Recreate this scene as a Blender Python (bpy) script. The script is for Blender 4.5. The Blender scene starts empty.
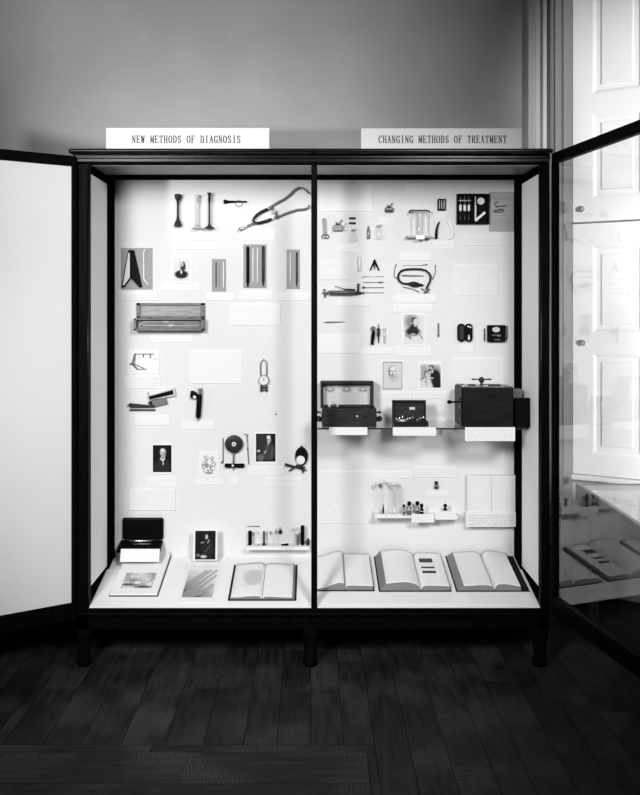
import bpy, bmesh, math, random
from mathutils import Vector, Matrix
random.seed(7)
scene = bpy.context.scene
COL = scene.collection
F = 880.6; CX = 312.0; CY = 311.0; EYE = 1.5      # focal length in px, principal point, eye height
DF, DB, DW = 3.70, 4.15, 4.25                     # case front, back panel, wall

def W(px, py, d):
    return Vector(((px-CX)/F*d, d, EYE-(py-CY)/F*d))

# ------------------------------------------------------------------ camera, world, lights
cd = bpy.data.cameras.new('camera'); cam = bpy.data.objects.new('camera', cd); COL.objects.link(cam)
cam.location = (0, 0, EYE); cam.rotation_euler = (math.pi/2, 0, 0)
cd.sensor_fit = 'VERTICAL'; cd.sensor_height = 100.0; cd.sensor_width = 100.0
cd.lens = 100.0*F/795.0
cd.shift_x = (320.0-CX)/795.0
cd.shift_y = -(397.5-CY)/795.0
scene.camera = cam

world = bpy.data.worlds.new('world'); scene.world = world; world.use_nodes = True
world.node_tree.nodes['Background'].inputs[0].default_value = (1, 1, 1, 1)
world.node_tree.nodes['Background'].inputs[1].default_value = 0.022

def aim(o, tgt):
    o.rotation_euler = (Vector(tgt)-o.location).to_track_quat('-Z', 'Y').to_euler()
def area(name, loc, tgt, size, power):
    l = bpy.data.lights.new(name, 'AREA'); l.energy = power; l.shape = 'DISK'; l.size = size
    o = bpy.data.objects.new(name, l); COL.objects.link(o); o.location = loc; aim(o, tgt); return o
def spot(name, loc, tgt, size, power, angle, blend):
    l = bpy.data.lights.new(name, 'SPOT'); l.energy = power; l.shadow_soft_size = size
    l.spot_size = math.radians(angle); l.spot_blend = blend
    o = bpy.data.objects.new(name, l); COL.objects.link(o); o.location = loc; aim(o, tgt); return o
spot('key_lamp', (-1.45, 0.25, 2.30), (-0.15, 4.0, 1.15), 0.42, 480, 54, 0.7)
spot('second_lamp', (1.15, 0.2, 2.80), (-0.25, 4.0, 1.0), 0.35, 400, 44, 0.7)
spot('wall_lamp', (-2.9, 0.3, 1.62), (-0.60, 4.25, 2.98), 0.14, 640, 31, 1.0)
spot('upper_window_lamp', (2.1, 2.4, 2.3), (1.85, 4.55, 2.45), 0.3, 310, 46, 0.5)
spot('lower_window_lamp', (2.1, 2.4, 1.3), (1.80, 4.55, 1.15), 0.3, 300, 46, 0.5)
spot('floor_fill_spot', (-0.7, 0.9, 2.4), (-0.30, 2.75, 0.0), 0.3, 100, 38, 1.0)  # extra fill spot, added only to brighten the floor boards

vs = scene.view_settings
vs.view_transform = 'Standard'; vs.look = 'None'; vs.gamma = 1.0; vs.exposure = -0.08
vs.use_curve_mapping = False

# ------------------------------------------------------------------ materials
MATS = {}
def newmat(name):
    m = bpy.data.materials.new(name); m.use_nodes = True
    return m, m.node_tree.nodes, m.node_tree.links, m.node_tree.nodes['Principled BSDF']
def mat(name, v, rough=0.6, metal=0.0, spec=0.5, var=0.06, nscale=30.0, bump=0.0, stretch=(1, 1, 1), coat=0.0):
    if name in MATS: return MATS[name]
    m, N, L, b = newmat(name)
    b.inputs['Roughness'].default_value = rough; b.inputs['Metallic'].default_value = metal
    b.inputs['Specular IOR Level'].default_value = spec
    b.inputs['Coat Weight'].default_value = coat
    tc = N.new('ShaderNodeTexCoord'); mp = N.new('ShaderNodeMapping'); mp.inputs['Scale'].default_value = stretch
    no = N.new('ShaderNodeTexNoise'); no.inputs['Scale'].default_value = nscale; no.inputs['Detail'].default_value = 5
    L.new(tc.outputs['Object'], mp.inputs[0]); L.new(mp.outputs[0], no.inputs['Vector'])
    cr = N.new('ShaderNodeValToRGB'); a = max(0, v*(1-var)); c = min(1, v*(1+var))
    cr.color_ramp.elements[0].position = .3; cr.color_ramp.elements[1].position = .7
    cr.color_ramp.elements[0].color = (a, a, a, 1); cr.color_ramp.elements[1].color = (c, c, c, 1)
    L.new(no.outputs['Fac'], cr.inputs[0]); L.new(cr.outputs[0], b.inputs['Base Color'])
    if bump:
        bp = N.new('ShaderNodeBump'); bp.inputs['Strength'].default_value = bump; bp.inputs['Distance'].default_value = .002
        L.new(no.outputs['Fac'], bp.inputs['Height']); L.new(bp.outputs[0], b.inputs['Normal'])
    MATS[name] = m; return m

LEGM = mat('matt_black_wood', .003, .8, spec=0.0)
EBP = mat('polished_black_wood', .003, .25, spec=.18, var=.5, nscale=60, stretch=(.1, 1, 1))
EB = mat('ebonized_wood', .002, .5, spec=.03, var=.5, nscale=60, stretch=(1, 1, .1), bump=.05)
PANEL = mat('white_linen_board', .79, .8, spec=.2, var=.015, nscale=6)
SIDE = mat('white_side_board', .9, .7, spec=.2, var=.015, nscale=6)
DOORW = mat('white_lined_door', .70, .6, spec=.2, var=.02, nscale=2)
PAPER = mat('white_card', .87, .8, spec=.2, var=.01)
PAPER2 = mat('cream_card', .80, .8, spec=.2, var=.01)
GREYCARD = mat('grey_card', .36, .8, spec=.2, var=.04, nscale=80)
BLACK = mat('black_lacquer', .003, .4, spec=.05, var=.3)
LEATH = mat('black_leather', .004, .55, spec=.06, var=.3, nscale=200, bump=.2)
DARK = mat('dark_metal', .025, .4, metal=.2, spec=.3, var=.2)
MID = mat('grey_metal', .2, .35, metal=.5, var=.15)
BRIGHT = mat('polished_metal', .7, .2, metal=.9, var=.05)
IVORY = mat('ivory', .62, .4, var=.03)
WOODM = mat('mid_wood', .15, .5, var=.35, nscale=90, stretch=(.2, 1, 1.5))
WOODL = mat('pale_wood', .32, .5, var=.3, nscale=90, stretch=(.2, 1, 1.5))
WOODD = mat('dark_box_wood', .022, .5, spec=.15, var=.5, nscale=60, stretch=(.2, 1, 1.5))
WOODDK = mat('dark_polished_wood', .007, .4, spec=.2, var=.5, nscale=60, stretch=(.2, 1, 1.5))
RUBBER = mat('rubber', .02, .6, spec=.15, var=.2)
COVER = mat('book_cover_cloth', .012, .8, spec=.1, var=.3, nscale=150, bump=.2)
ENAMEL = mat('white_enamel', .82, .3, var=.02)
CASING = mat('grey_painted_trim', .62, .45, var=.05, nscale=20, stretch=(4, 4, .1))
DARKTRIM = mat('dark_painted_trim', .03, .5, var=.1, nscale=20, stretch=(4, 4, .1))
REVEAL = mat('reveal_paint_with_shade', .11, .35, var=.12, nscale=10, stretch=(6, 6, .1))  # dark grey puts the shade of the splayed reveal into its colour
WHITEP = mat('white_gloss_paint', .80, .35, var=.02, nscale=4)
CREAMW = mat('pale_painted_plaster', .42, .7, var=.04, nscale=5)
DADO = mat('grey_painted_dado', .2, .6, var=.08, nscale=5)
DIFF = mat('frosted_lighting_glass', .12, .35, var=.1, nscale=8)

def wall_mat():
    m, N, L, b = newmat('grey_plaster_wall'); b.inputs['Roughness'].default_value = .75
    b.inputs['Specular IOR Level'].default_value = .25
    tc = N.new('ShaderNodeTexCoord')
    n1 = N.new('ShaderNodeTexNoise'); n1.inputs['Scale'].default_value = 3.0; n1.inputs['Detail'].default_value = 4
    n2 = N.new('ShaderNodeTexNoise'); n2.inputs['Scale'].default_value = 220; n2.inputs['Detail'].default_value = 2
    vo = N.new('ShaderNodeTexVoronoi'); vo.inputs['Scale'].default_value = 5.0
    for n in (n1, n2, vo): L.new(tc.outputs['Object'], n.inputs['Vector'])
    cr = N.new('ShaderNodeValToRGB'); cr.color_ramp.elements[0].color = (.36,)*3+(1,); cr.color_ramp.elements[1].color = (.42,)*3+(1,)
    cr.color_ramp.elements[0].position = .3; cr.color_ramp.elements[1].position = .75
    L.new(n1.outputs['Fac'], cr.inputs[0])
    sp = N.new('ShaderNodeMapRange'); sp.inputs['From Min'].default_value = .0; sp.inputs['From Max'].default_value = .16
    sp.inputs['To Min'].default_value = 1.09; sp.inputs['To Max'].default_value = 1.0
    L.new(vo.outputs['Distance'], sp.inputs['Value'])
    mx = N.new('ShaderNodeVectorMath'); mx.operation = 'SCALE'
    L.new(cr.outputs[0], mx.inputs[0]); L.new(sp.outputs[0], mx.inputs['Scale']); L.new(mx.outputs[0], b.inputs['Base Color'])
    bp = N.new('ShaderNodeBump'); bp.inputs['Strength'].default_value = .25; bp.inputs['Distance'].default_value = .001
    L.new(n2.outputs['Fac'], bp.inputs['Height']); L.new(bp.outputs[0], b.inputs['Normal'])
    return m
WALL = wall_mat()

def floor_mat():
    m, N, L, b = newmat('dark_oak_boards'); b.inputs['Roughness'].default_value = .55
    b.inputs['Specular IOR Level'].default_value = .12
    tc = N.new('ShaderNodeTexCoord'); at = N.new('ShaderNodeAttribute'); at.attribute_name = 'Col'
    uv = N.new('ShaderNodeUVMap')
    mp = N.new('ShaderNodeMapping'); mp.inputs['Scale'].default_value = (14, 1.2, 1)
    L.new(uv.outputs[0], mp.inputs[0])
    n1 = N.new('ShaderNodeTexNoise'); n1.inputs['Scale'].default_value = 4; n1.inputs['Detail'].default_value = 8
    L.new(mp.outputs[0], n1.inputs['Vector'])
    mp2 = N.new('ShaderNodeMapping'); mp2.inputs['Scale'].default_value = (7, 22, 1); L.new(uv.outputs[0], mp2.inputs[0])
    wv = N.new('ShaderNodeTexWave'); wv.inputs['Scale'].default_value = 1.6; wv.inputs['Distortion'].default_value = 9
    wv.inputs['Detail'].default_value = 3; wv.bands_direction = 'Y'; L.new(mp2.outputs[0], wv.inputs['Vector'])
    patch = N.new('ShaderNodeTexNoise'); patch.inputs['Scale'].default_value = 3.2; L.new(uv.outputs[0], patch.inputs['Vector'])
    pr = N.new('ShaderNodeMapRange'); pr.inputs['From Min'].default_value = .46; pr.inputs['From Max'].default_value = .62
    pr.inputs['To Min'].default_value = 0; pr.inputs['To Max'].default_value = .9; L.new(patch.outputs['Fac'], pr.inputs['Value'])
    gm = N.new('ShaderNodeMath'); gm.operation = 'MULTIPLY'; L.new(wv.outputs['Fac'], gm.inputs[0]); L.new(pr.outputs[0], gm.inputs[1])
    ad = N.new('ShaderNodeMath'); ad.operation = 'ADD'; L.new(n1.outputs['Fac'], ad.inputs[0]); L.new(gm.outputs[0], ad.inputs[1])
    mr = N.new('ShaderNodeMapRange'); mr.inputs['From Min'].default_value = .3; mr.inputs['From Max'].default_value = 1.4
    mr.inputs['To Min'].default_value = .007; mr.inputs['To Max'].default_value = .052; L.new(ad.outputs[0], mr.inputs['Value'])
    mx = N.new('ShaderNodeVectorMath'); mx.operation = 'SCALE'; L.new(at.outputs['Color'], mx.inputs[0]); L.new(mr.outputs[0], mx.inputs['Scale'])
    L.new(mx.outputs[0], b.inputs['Base Color'])
    bp = N.new('ShaderNodeBump'); bp.inputs['Strength'].default_value = .3; bp.inputs['Distance'].default_value = .002
    L.new(ad.outputs[0], bp.inputs['Height']); L.new(bp.outputs[0], b.inputs['Normal'])
    return m
FLOORM = floor_mat()

def text_mat(name, paper, ink, period, dens=.45, strength=.6):
    """rows of unreadably small print on a card, local X along the row and local Z up"""
    m, N, L, b = newmat(name); b.inputs['Roughness'].default_value = .8; b.inputs['Specular IOR Level'].default_value = .2
    uv = N.new('ShaderNodeUVMap'); sx = N.new('ShaderNodeSeparateXYZ'); L.new(uv.outputs[0], sx.inputs[0])
    d = N.new('ShaderNodeMath'); d.operation = 'DIVIDE'; d.inputs[1].default_value = period; L.new(sx.outputs[1], d.inputs[0])
    fr = N.new('ShaderNodeMath'); fr.operation = 'FRACT'; L.new(d.outputs[0], fr.inputs[0])
    fl = N.new('ShaderNodeMath'); fl.operation = 'FLOOR'; L.new(d.outputs[0], fl.inputs[0])
    pp = N.new('ShaderNodeMath'); pp.operation = 'PINGPONG'; pp.inputs[1].default_value = .5; L.new(d.outputs[0], pp.inputs[0])
    gt = N.new('ShaderNodeMath'); gt.operation = 'GREATER_THAN'; gt.inputs[1].default_value = .27; L.new(pp.outputs[0], gt.inputs[0])
    cb = N.new('ShaderNodeCombineXYZ'); xs = N.new('ShaderNodeMath'); xs.operation = 'MULTIPLY'; xs.inputs[1].default_value = 230
    ys = N.new('ShaderNodeMath'); ys.operation = 'MULTIPLY'; ys.inputs[1].default_value = 7.3
    L.new(sx.outputs[0], xs.inputs[0]); L.new(fl.outputs[0], ys.inputs[0]); L.new(xs.outputs[0], cb.inputs[0]); L.new(ys.outputs[0], cb.inputs[1])
    no = N.new('ShaderNodeTexNoise'); no.inputs['Scale'].default_value = 1.0; no.inputs['Detail'].default_value = 1; L.new(cb.outputs[0], no.inputs['Vector'])
    g2 = N.new('ShaderNodeMath'); g2.operation = 'GREATER_THAN'; g2.inputs[1].default_value = dens; L.new(no.outputs['Fac'], g2.inputs[0])
    mu = N.new('ShaderNodeMath'); mu.operation = 'MULTIPLY'; L.new(gt.outputs[0], mu.inputs[0]); L.new(g2.outputs[0], mu.inputs[1])
    m2 = N.new('ShaderNodeMath'); m2.operation = 'MULTIPLY'; m2.inputs[1].default_value = strength; L.new(mu.outputs[0], m2.inputs[0])
    mx = N.new('ShaderNodeMix'); mx.data_type = 'RGBA'; mx.inputs[6].default_value = (paper,)*3+(1,); mx.inputs[7].default_value = (ink,)*3+(1,)
    L.new(m2.outputs[0], mx.inputs[0]); L.new(mx.outputs[2], b.inputs['Base Color'])
    MATS[name] = m; return m
TXF = text_mat('faint_typescript', .86, .6, .0105, .48, .16)
TXC = text_mat('typescript', .85, .45, .0105, .46, .28)
TXP = text_mat('printed_page', .84, .45, .0105, .46, .20)
TXPB = text_mat('blank_looking_page', .86, .6, .0105, .46, .08)
TXD = text_mat('dense_typescript', .86, .2, .0105, .44, .45)
EDGE = text_mat('page_edges', .34, .06, .0042, .2, .8)

def attr_mat():
    m, N, L, b = newmat('photographic_print'); b.inputs['Roughness'].default_value = .5; b.inputs['Specular IOR Level'].default_value = .1
    at = N.new('ShaderNodeAttribute'); at.attribute_name = 'Col'; L.new(at.outputs['Color'], b.inputs['Base Color']); return m
PRINT = attr_mat()

def glass_mat(name, tint, ior, rough=0.0, boost=1.0):
    m, N, L, b = newmat(name); N.remove(b); out = N['Material Output']
    lw = N.new('ShaderNodeLayerWeight'); pw = N.new('ShaderNodeMath'); pw.operation = 'POWER'; pw.inputs[1].default_value = 5.0
    r0 = ((ior-1)/(ior+1))**2; fr = N.new('ShaderNodeMath'); fr.operation = 'MULTIPLY_ADD'; fr.inputs[1].default_value = 1-r0; fr.inputs[2].default_value = r0
    L.new(lw.outputs['Facing'], pw.inputs[0]); L.new(pw.outputs[0], fr.inputs[0])
    tr = N.new('ShaderNodeBsdfTransparent'); tr.inputs[0].default_value = (tint,)*3+(1,)
    gl = N.new('ShaderNodeBsdfGlossy'); gl.inputs['Roughness'].default_value = rough; gl.inputs[0].default_value = (1, 1, 1, 1)
    mb = N.new('ShaderNodeMath'); mb.operation = 'MULTIPLY'; mb.inputs[1].default_value = boost; mb.use_clamp = True
    L.new(fr.outputs[0], mb.inputs[0])
    mx = N.new('ShaderNodeMixShader'); L.new(mb.outputs[0], mx.inputs[0]); L.new(tr.outputs[0], mx.inputs[1]); L.new(gl.outputs[0], mx.inputs[2])
    L.new(mx.outputs[0], out.inputs[0]); MATS[name] = m; return m
GLASS = glass_mat('door_glass', .97, 1.5)
GLASST = glass_mat('laboratory_glass', .96, 1.35, .05)
GLASSH = glass_mat('shelf_glass', .93, 1.45)

# ------------------------------------------------------------------ builders
def tag(o, label=None, cat=None, group=None, kind=None):
    if label: o['label'] = label
    if cat: o['category'] = cat
    if group: o['group'] = group
    if kind: o['kind'] = kind
    return o
def empty(name, loc, label=None, cat=None, group=None, rot=None):
    o = bpy.data.objects.new(name, None); COL.objects.link(o); o.location = loc; o.empty_display_size = .05
    if rot: o.rotation_euler = rot
    return tag(o, label, cat, group)

class MB:
    """collects solids into one mesh; coordinates pass through tf (default: plain metres)"""
    def __init__(s, tf=None, k=1.0):
        s.bm = bmesh.new(); s.tf = tf or (lambda x, y, z: Vector((x, y, z))); s.k = k; s.mi = 0; s.smooth = False
    def _f(s, vs, smooth=False):
        try:
            f = s.bm.faces.new(vs); f.material_index = s.mi; f.smooth = smooth; return f
        except ValueError: return None
    def box(s, x0, x1, y0, y1, z0, z1, bev=0.0):
        v = [s.bm.verts.new(s.tf(x, y, z)) for x in (x0, x1) for y in (y0, y1) for z in (z0, z1)]
        fs = [s._f([v[i] for i in q]) for q in ((0, 1, 3, 2), (4, 6, 7, 5), (0, 4, 5, 1), (2, 3, 7, 6), (0, 2, 6, 4), (1, 5, 7, 3))]
        if bev:
            es = list({e for f in fs for e in f.edges})
            r = bmesh.ops.bevel(s.bm, geom=es, offset=bev*s.k, segments=2, affect='EDGES', profile=.5, clamp_overlap=True)
            for f in r['faces']: f.material_index = s.mi
        return s
    def prism(s, poly, z0, z1, holes=None):
        """polygon in the first two coordinates, extruded along the third"""
        a = [s.bm.verts.new(s.tf(x, y, z0)) for x, y in poly]; b = [s.bm.verts.new(s.tf(x, y, z1)) for x, y in poly]
        s._f(a); s._f(b[::-1]); n = len(poly)
        for i in range(n): s._f([a[i], a[(i+1) % n], b[(i+1) % n], b[i]])
        return s
    def tube(s, pts, r, seg=8, closed=False):
        P = [s.tf(*p) for p in pts]; n = len(P); R = [(r[i] if isinstance(r, (list, tuple)) else r)*s.k for i in range(n)]
        rings = []; up = None
        for i in range(n):
            if closed: t = P[(i+1) % n]-P[i-1]
            else: t = P[min(i+1, n-1)]-P[max(i-1, 0)]
            if t.length < 1e-9: t = Vector((0, 0, 1))
            t.normalize()
            if up is None: up = t.orthogonal().normalized()
            up = (up-t*up.dot(t))
            up = up.normalized() if up.length > 1e-6 else t.orthogonal().normalized()
            w = t.cross(up)
            rings.append([s.bm.verts.new(P[i]+(up*math.cos(2*math.pi*j/seg)+w*math.sin(2*math.pi*j/seg))*R[i]) for j in range(seg)])
        m = n if closed else n-1
        for i in range(m):
            A, B = rings[i], rings[(i+1) % n]
            for j in range(seg): s._f([A[j], A[(j+1) % seg], B[(j+1) % seg], B[j]], True)
        if not closed: s._f(rings[0][::-1]); s._f(rings[-1])
        return s
    def lathe(s, a, b, prof, seg=20):
        """prof: (t, r) along the axis a to b"""
        pts = [tuple(a[i]+(b[i]-a[i])*t for i in range(3)) for t, r in prof]
        A, B = s.tf(*a), s.tf(*b); t = (B-A).normalized(); up = t.orthogonal().normalized(); w = t.cross(up); rings = []
        for p, (tt, r) in zip(pts, prof):
            c = s.tf(*p); rings.append([s.bm.verts.new(c+(up*math.cos(2*math.pi*j/seg)+w*math.sin(2*math.pi*j/seg))*max(r, 1e-4)*s.k) for j in range(seg)])
        for i in range(len(rings)-1):
            for j in range(seg): s._f([rings[i][j], rings[i][(j+1) % seg], rings[i+1][(j+1) % seg], rings[i+1][j]], True)
        s._f(rings[0][::-1]); s._f(rings[-1]); return s
    def cyl(s, a, b, r, seg=20): return s.lathe(a, b, [(0, r), (1, r)], seg)
    def ball(s, c, r, sc=(1, 1, 1), seg=14):
        nv = 8; rings = []
        for i in range(nv+1):
            th = math.pi*i/nv
            rings.append([s.bm.verts.new(s.tf(c[0]+sc[0]*r*math.sin(th)*math.cos(2*math.pi*j/seg), c[1]+sc[1]*r*math.cos(th), c[2]+sc[2]*r*math.sin(th)*math.sin(2*math.pi*j/seg))) for j in range(seg)])
        for i in range(nv):
            for j in range(seg): s._f([rings[i][j], rings[i][(j+1) % seg], rings[i+1][(j+1) % seg], rings[i+1][j]], True)
        return s
    def build(s, name, m, parent=None, label=None, cat=None, group=None, kind=None, loc=None, rot=None, merge=True):
        if merge: bmesh.ops.remove_doubles(s.bm, verts=s.bm.verts, dist=1e-6)
        bmesh.ops.recalc_face_normals(s.bm, faces=s.bm.faces)
        me = bpy.data.meshes.new(name); s.bm.to_mesh(me); s.bm.free()
        for q in (m if isinstance(m, (list, tuple)) else [m]): me.materials.append(q)
        o = bpy.data.objects.new(name, me); COL.objects.link(o)
        if parent: o.parent = parent
        if loc is not None: o.location = loc
        if rot is not None: o.rotation_euler = rot
        return tag(o, label, cat, group, kind)

def rect_solid(name, x0, x1, y0, y1, z0, z1, m, parent=None, bev=0.0, **kw):
    return MB().box(x0, x1, y0, y1, z0, z1, bev).build(name, m, parent, **kw)

# a mounted exhibit: coordinates are photo pixels at depth d plus "out" (px towards the viewer)
class Ex:
    def __init__(s, name, label, cat, cx, cy, d=DB, group=None, single=False):
        s.k = d/F; s.cx = cx; s.cy = cy; s.d = d; s.loc = W(cx, cy, d); s.name = name; s.label = label; s.cat = cat; s.group = group
        s.root = None if single else empty(name, s.loc, label, cat, group)
    def tf(s, x, y, o): return Vector(((x-s.cx)*s.k, -o*s.k, -(y-s.cy)*s.k))
    def mb(s): return MB(s.tf, s.k)
    def part(s, mb, name, m, label=None, parent=None): return mb.build(name, m, parent or s.root, label)
    def done(s, mb, m): return mb.build(s.name, m, None, s.label, s.cat, s.group, loc=s.loc)

def card_mesh(w, h, t, paper, inner, margin):
    """card in the local X-Z plane, back at y=0, centred; inner printed area with uv in metres"""
    bm = bmesh.new(); uvl = bm.loops.layers.uv.new('UVMap')
    def q(pts, mi):
        vs = [bm.verts.new(p) for p in pts]; f = bm.faces.new(vs); f.material_index = mi
        for l in f.loops: l[uvl].uv = (l.vert.co.x, l.vert.co.z-h/2)
    x, z, a, b = w/2, h/2, w/2-margin, h/2-margin
    q([(-a, -t, -b), (a, -t, -b), (a, -t, b), (-a, -t, b)], 1)
    q([(-x, -t, -z), (x, -t, -z), (a, -t, -b), (-a, -t, -b)], 0)
    q([(x, -t, -z), (x, -t, z), (a, -t, b), (a, -t, -b)], 0)
    q([(x, -t, z), (-x, -t, z), (-a, -t, b), (a, -t, b)], 0)
    q([(-x, -t, z), (-x, -t, -z), (-a, -t, -b), (-a, -t, b)], 0)
    q([(-x, -t, -z), (-x, 0, -z), (x, 0, -z), (x, -t, -z)], 0)
    q([(-x, -t, z), (x, -t, z), (x, 0, z), (-x, 0, z)], 0)
    q([(-x, -t, -z), (-x, -t, z), (-x, 0, z), (-x, 0, -z)], 0)
    q([(x, -t, -z), (x, 0, -z), (x, 0, z), (x, -t, z)], 0)
    q([(-x, 0, -z), (-x, 0, z), (x, 0, z), (x, 0, -z)], 0)
    bmesh.ops.remove_doubles(bm, verts=bm.verts, dist=1e-6)
    me = bpy.data.meshes.new('card'); bm.to_mesh(me); bm.free(); me.materials.append(paper); me.materials.append(inner); return me
def card(x0, y0, x1, y1, label, txt=None, d=DB, t=.003, name='caption_card', cat='caption card', group='typed caption cards in the display case', paper=None, margin=.006, loc=None, rot=None, w=None, h=None, parent=None):
    k = d/F; w = w or (x1-x0)*k; h = h or (y1-y0)*k
    me = card_mesh(w, h, t, paper or PAPER, txt or TXF, min(margin, w*.2, h*.2)); me.name = name
    o = bpy.data.objects.new(name, me); COL.objects.link(o)
    o.location = loc if loc is not None else W((x0+x1)/2, (y0+y1)/2, d)
    if rot: o.rotation_euler = rot
    if parent: o.parent = parent; return tag(o, label)
    return tag(o, label, cat, group)

# ------------------------------------------------------------------ pictures printed on real flat sheets
def print_mesh(name, w, h, fn, t=.0008, res=.0022):
    nx = max(8, int(w/res)); ny = max(8, int(h/res))
    bm = bmesh.new(); cl = bm.verts.layers.float_color.new('Col'); G = []
    for j in range(ny+1):
        row = []
        for i in range(nx+1):
            u, v = i/nx, j/ny; p = bm.verts.new(((u-.5)*w, -t, (v-.5)*h)); c = max(0.003, min(.95, fn(u, v))); p[cl] = (c, c, c, 1); row.append(p)
        G.append(row)
    for j in range(ny):
        for i in range(nx): bm.faces.new([G[j][i], G[j][i+1], G[j+1][i+1], G[j+1][i]])
    # sheet edges
    B = [G[0][i] for i in range(nx+1)]+[G[j][nx] for j in range(1, ny+1)]+[G[ny][i] for i in range(nx-1, -1, -1)]+[G[j][0] for j in range(ny-1, 0, -1)]
    C = []
    for p in B:
        q = bm.verts.new((p.co.x, 0, p.co.z)); q[cl] = (.6, .6, .6, 1); C.append(q)
    for i in range(len(B)): bm.faces.new([B[i-1], B[i], C[i], C[i-1]])
    bmesh.ops.recalc_face_normals(bm, faces=bm.faces)
    me = bpy.data.meshes.new(name); bm.to_mesh(me); bm.free(); me.materials.append(PRINT); return me
def ell(u, v, cx, cy, rx, ry, s=.25, rot=0):
    du, dv = u-cx, v-cy
    if rot: c, n = math.cos(rot), math.sin(rot); du, dv = du*c+dv*n, -du*n+dv*c
    r = math.sqrt((du/rx)**2+(dv/ry)**2); x = (1+s-r)/(2*s); x = max(0, min(1, x)); return x*x*(3-2*x)
def mixc(a, b, t): return a+(b-a)*t
def hsh(u, v): x = math.sin(u*127.1+v*311.7)*43758.5; return x-math.floor(x)
def seg_d(u, v, a, b):
    ax, ay = a; bx, by = b; dx, dy = bx-ax, by-ay; L2 = dx*dx+dy*dy or 1; t = max(0, min(1, ((u-ax)*dx+(v-ay)*dy)/L2)); return math.hypot(u-ax-t*dx, v-ay-t*dy)
def line(u, v, a, b, w): x = 1-seg_d(u, v, a, b)/w; return max(0, min(1, x*2))

def pic_bust_small(u, v):
    c = .74+.02*hsh(u, v); c = mixc(c, .008, ell(u, v, .5, .28, .42, .18, .2)); c = mixc(c, .82, ell(u, v, .5, .38, .05, .08, .4))
    c = mixc(c, .02, ell(u, v, .60, .62, .17, .2, .25)); c = mixc(c, .55, ell(u, v, .50, .70, .13, .12, .25)); c = mixc(c, .04, ell(u, v, .6, .55, .15, .09, .4))
    c = mixc(c, .2, ell(u, v, .49, .7, .03, .02, .5)); return c
def pic_bearded(u, v):
    c = .006; c = mixc(c, .022, ell(u, v, .5, .15, .45, .34, .3)); c = mixc(c, .62, ell(u, v, .54, .74, .15, .13, .25)); c = mixc(c, .8, ell(u, v, .52, .82, .1, .05, .5))
    c = mixc(c, .42, ell(u, v, .55, .6, .12, .09, .4)); c = mixc(c, .22, ell(u, v, .5, .735, .09, .012, .8)); c = mixc(c, .3, ell(u, v, .63, .68, .05, .1, .6)); c = mixc(c, .2, ell(u, v, .53, .64, .05, .012, .8))
    c = mixc(c, .8, line(u, v, (.42, .5), (.52, .44), .04)); c = mixc(c, .8, line(u, v, (.62, .5), (.54, .42), .035)); c = mixc(c, .7, ell(u, v, .55, .32, .03, .06, .4)); return c
def pic_seated(u, v):
    c = .010+.02*ell(u, v, .25, .75, .3, .4, .6); c = mixc(c, .035+.03*hsh(round(u*18), round(v*22)), ell(u, v, .66, .36, .3, .33, .3)); c = mixc(c, .45, ell(u, v, .66, .78, .10, .12, .3))
    c = mixc(c, .85, ell(u, v, .65, .88, .09, .05, .5)); c = mixc(c, .12, ell(u, v, .62, .78, .06, .014, .8)); c = mixc(c, .45, ell(u, v, .62, .63, .03, .05, .4))
    c = mixc(c, .10, line(u, v, (.35, .2), (.6, .52), .03)); c = mixc(c, .12, line(u, v, (.8, .15), (.85, .5), .03)); c = mixc(c, .5, ell(u, v, .14, .38, .08, .04, .4)); c = mixc(c, .4, ell(u, v, .47, .34, .07, .03, .4, .6))
    c = mixc(c, .13, ell(u, v, .25, .14, .17, .12, .4)); return c*(.8+.4*hsh(u, v))
def pic_standing(u, v):
    c = .008; c = mixc(c, .018, ell(u, v, .6, .4, .3, .35, .3)); c = mixc(c, .55, ell(u, v, .56, .79, .06, .08, .3)); c = mixc(c, .35, line(u, v, (.62, .58), (.68, .68), .03))
    c = mixc(c, .35, line(u, v, (.3, .58), (.42, .6), .025)); c = mixc(c, .55, ell(u, v, .42, .10, .14, .05, .5)); c = mixc(c, .15, ell(u, v, .15, .15, .1, .05, .4)); c = mixc(c, .12, line(u, v, (.5, .25), (.75, .5), .015)); return c
def pic_woman(u, v):
    c = .74; c = mixc(c, .28, ell(u, v, .36, .76, .32, .24, .6)); c = mixc(c, .02, ell(u, v, .45, .42, .36, .15, .3)); c = mixc(c, .02, ell(u, v, .48, .54, .2, .13, .4))
    c = mixc(c, .06, ell(u, v, .52, .82, .14, .09, .4)); c = mixc(c, .72, ell(u, v, .60, .76, .11, .10, .3)); c = mixc(c, .3, ell(u, v, .63, .765, .06, .012, .8)); c = mixc(c, .6, ell(u, v, .56, .63, .05, .04, .5))
    c = mixc(c, .3, line(u, v, (.12, .3), (.35, .2), .06)); c = mixc(c, .35, line(u, v, (.75, .36), (.9, .2), .05)); c = mixc(c, .5, ell(u, v, .45, .33, .12, .03, .5)); return c
def pic_sketch(u, v):
    e = min(u, v, 1-u, 1-v)
    if e < .035: return .33
    c = .66; c = mixc(c, .45, ell(u, v, .58, .42, .26, .12, .8)*.6); c = mixc(c, .30, ell(u, v, .48, .66, .20, .20, .35)); c = mixc(c, .74, ell(u, v, .52, .65, .16, .17, .3)); c = mixc(c, .82, ell(u, v, .54, .75, .12, .06, .5))
    for a, b in ((.43, .665), (.6, .665)): c = mixc(c, .12, ell(u, v, a, b, .05, .018, .6))
    c = mixc(c, .3, line(u, v, (.51, .66), (.50, .59), .03)); c = mixc(c, .2, ell(u, v, .51, .55, .07, .015, .6)); c = mixc(c, .22, ell(u, v, .34, .60, .04, .12, .6)); c = mixc(c, .3, ell(u, v, .50, .49, .10, .04, .6))
    c = mixc(c, .42, line(u, v, (.45, .44), (.55, .28), .025)); c = mixc(c, .5, line(u, v, (.66, .46), (.74, .3), .02)); return c
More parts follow.
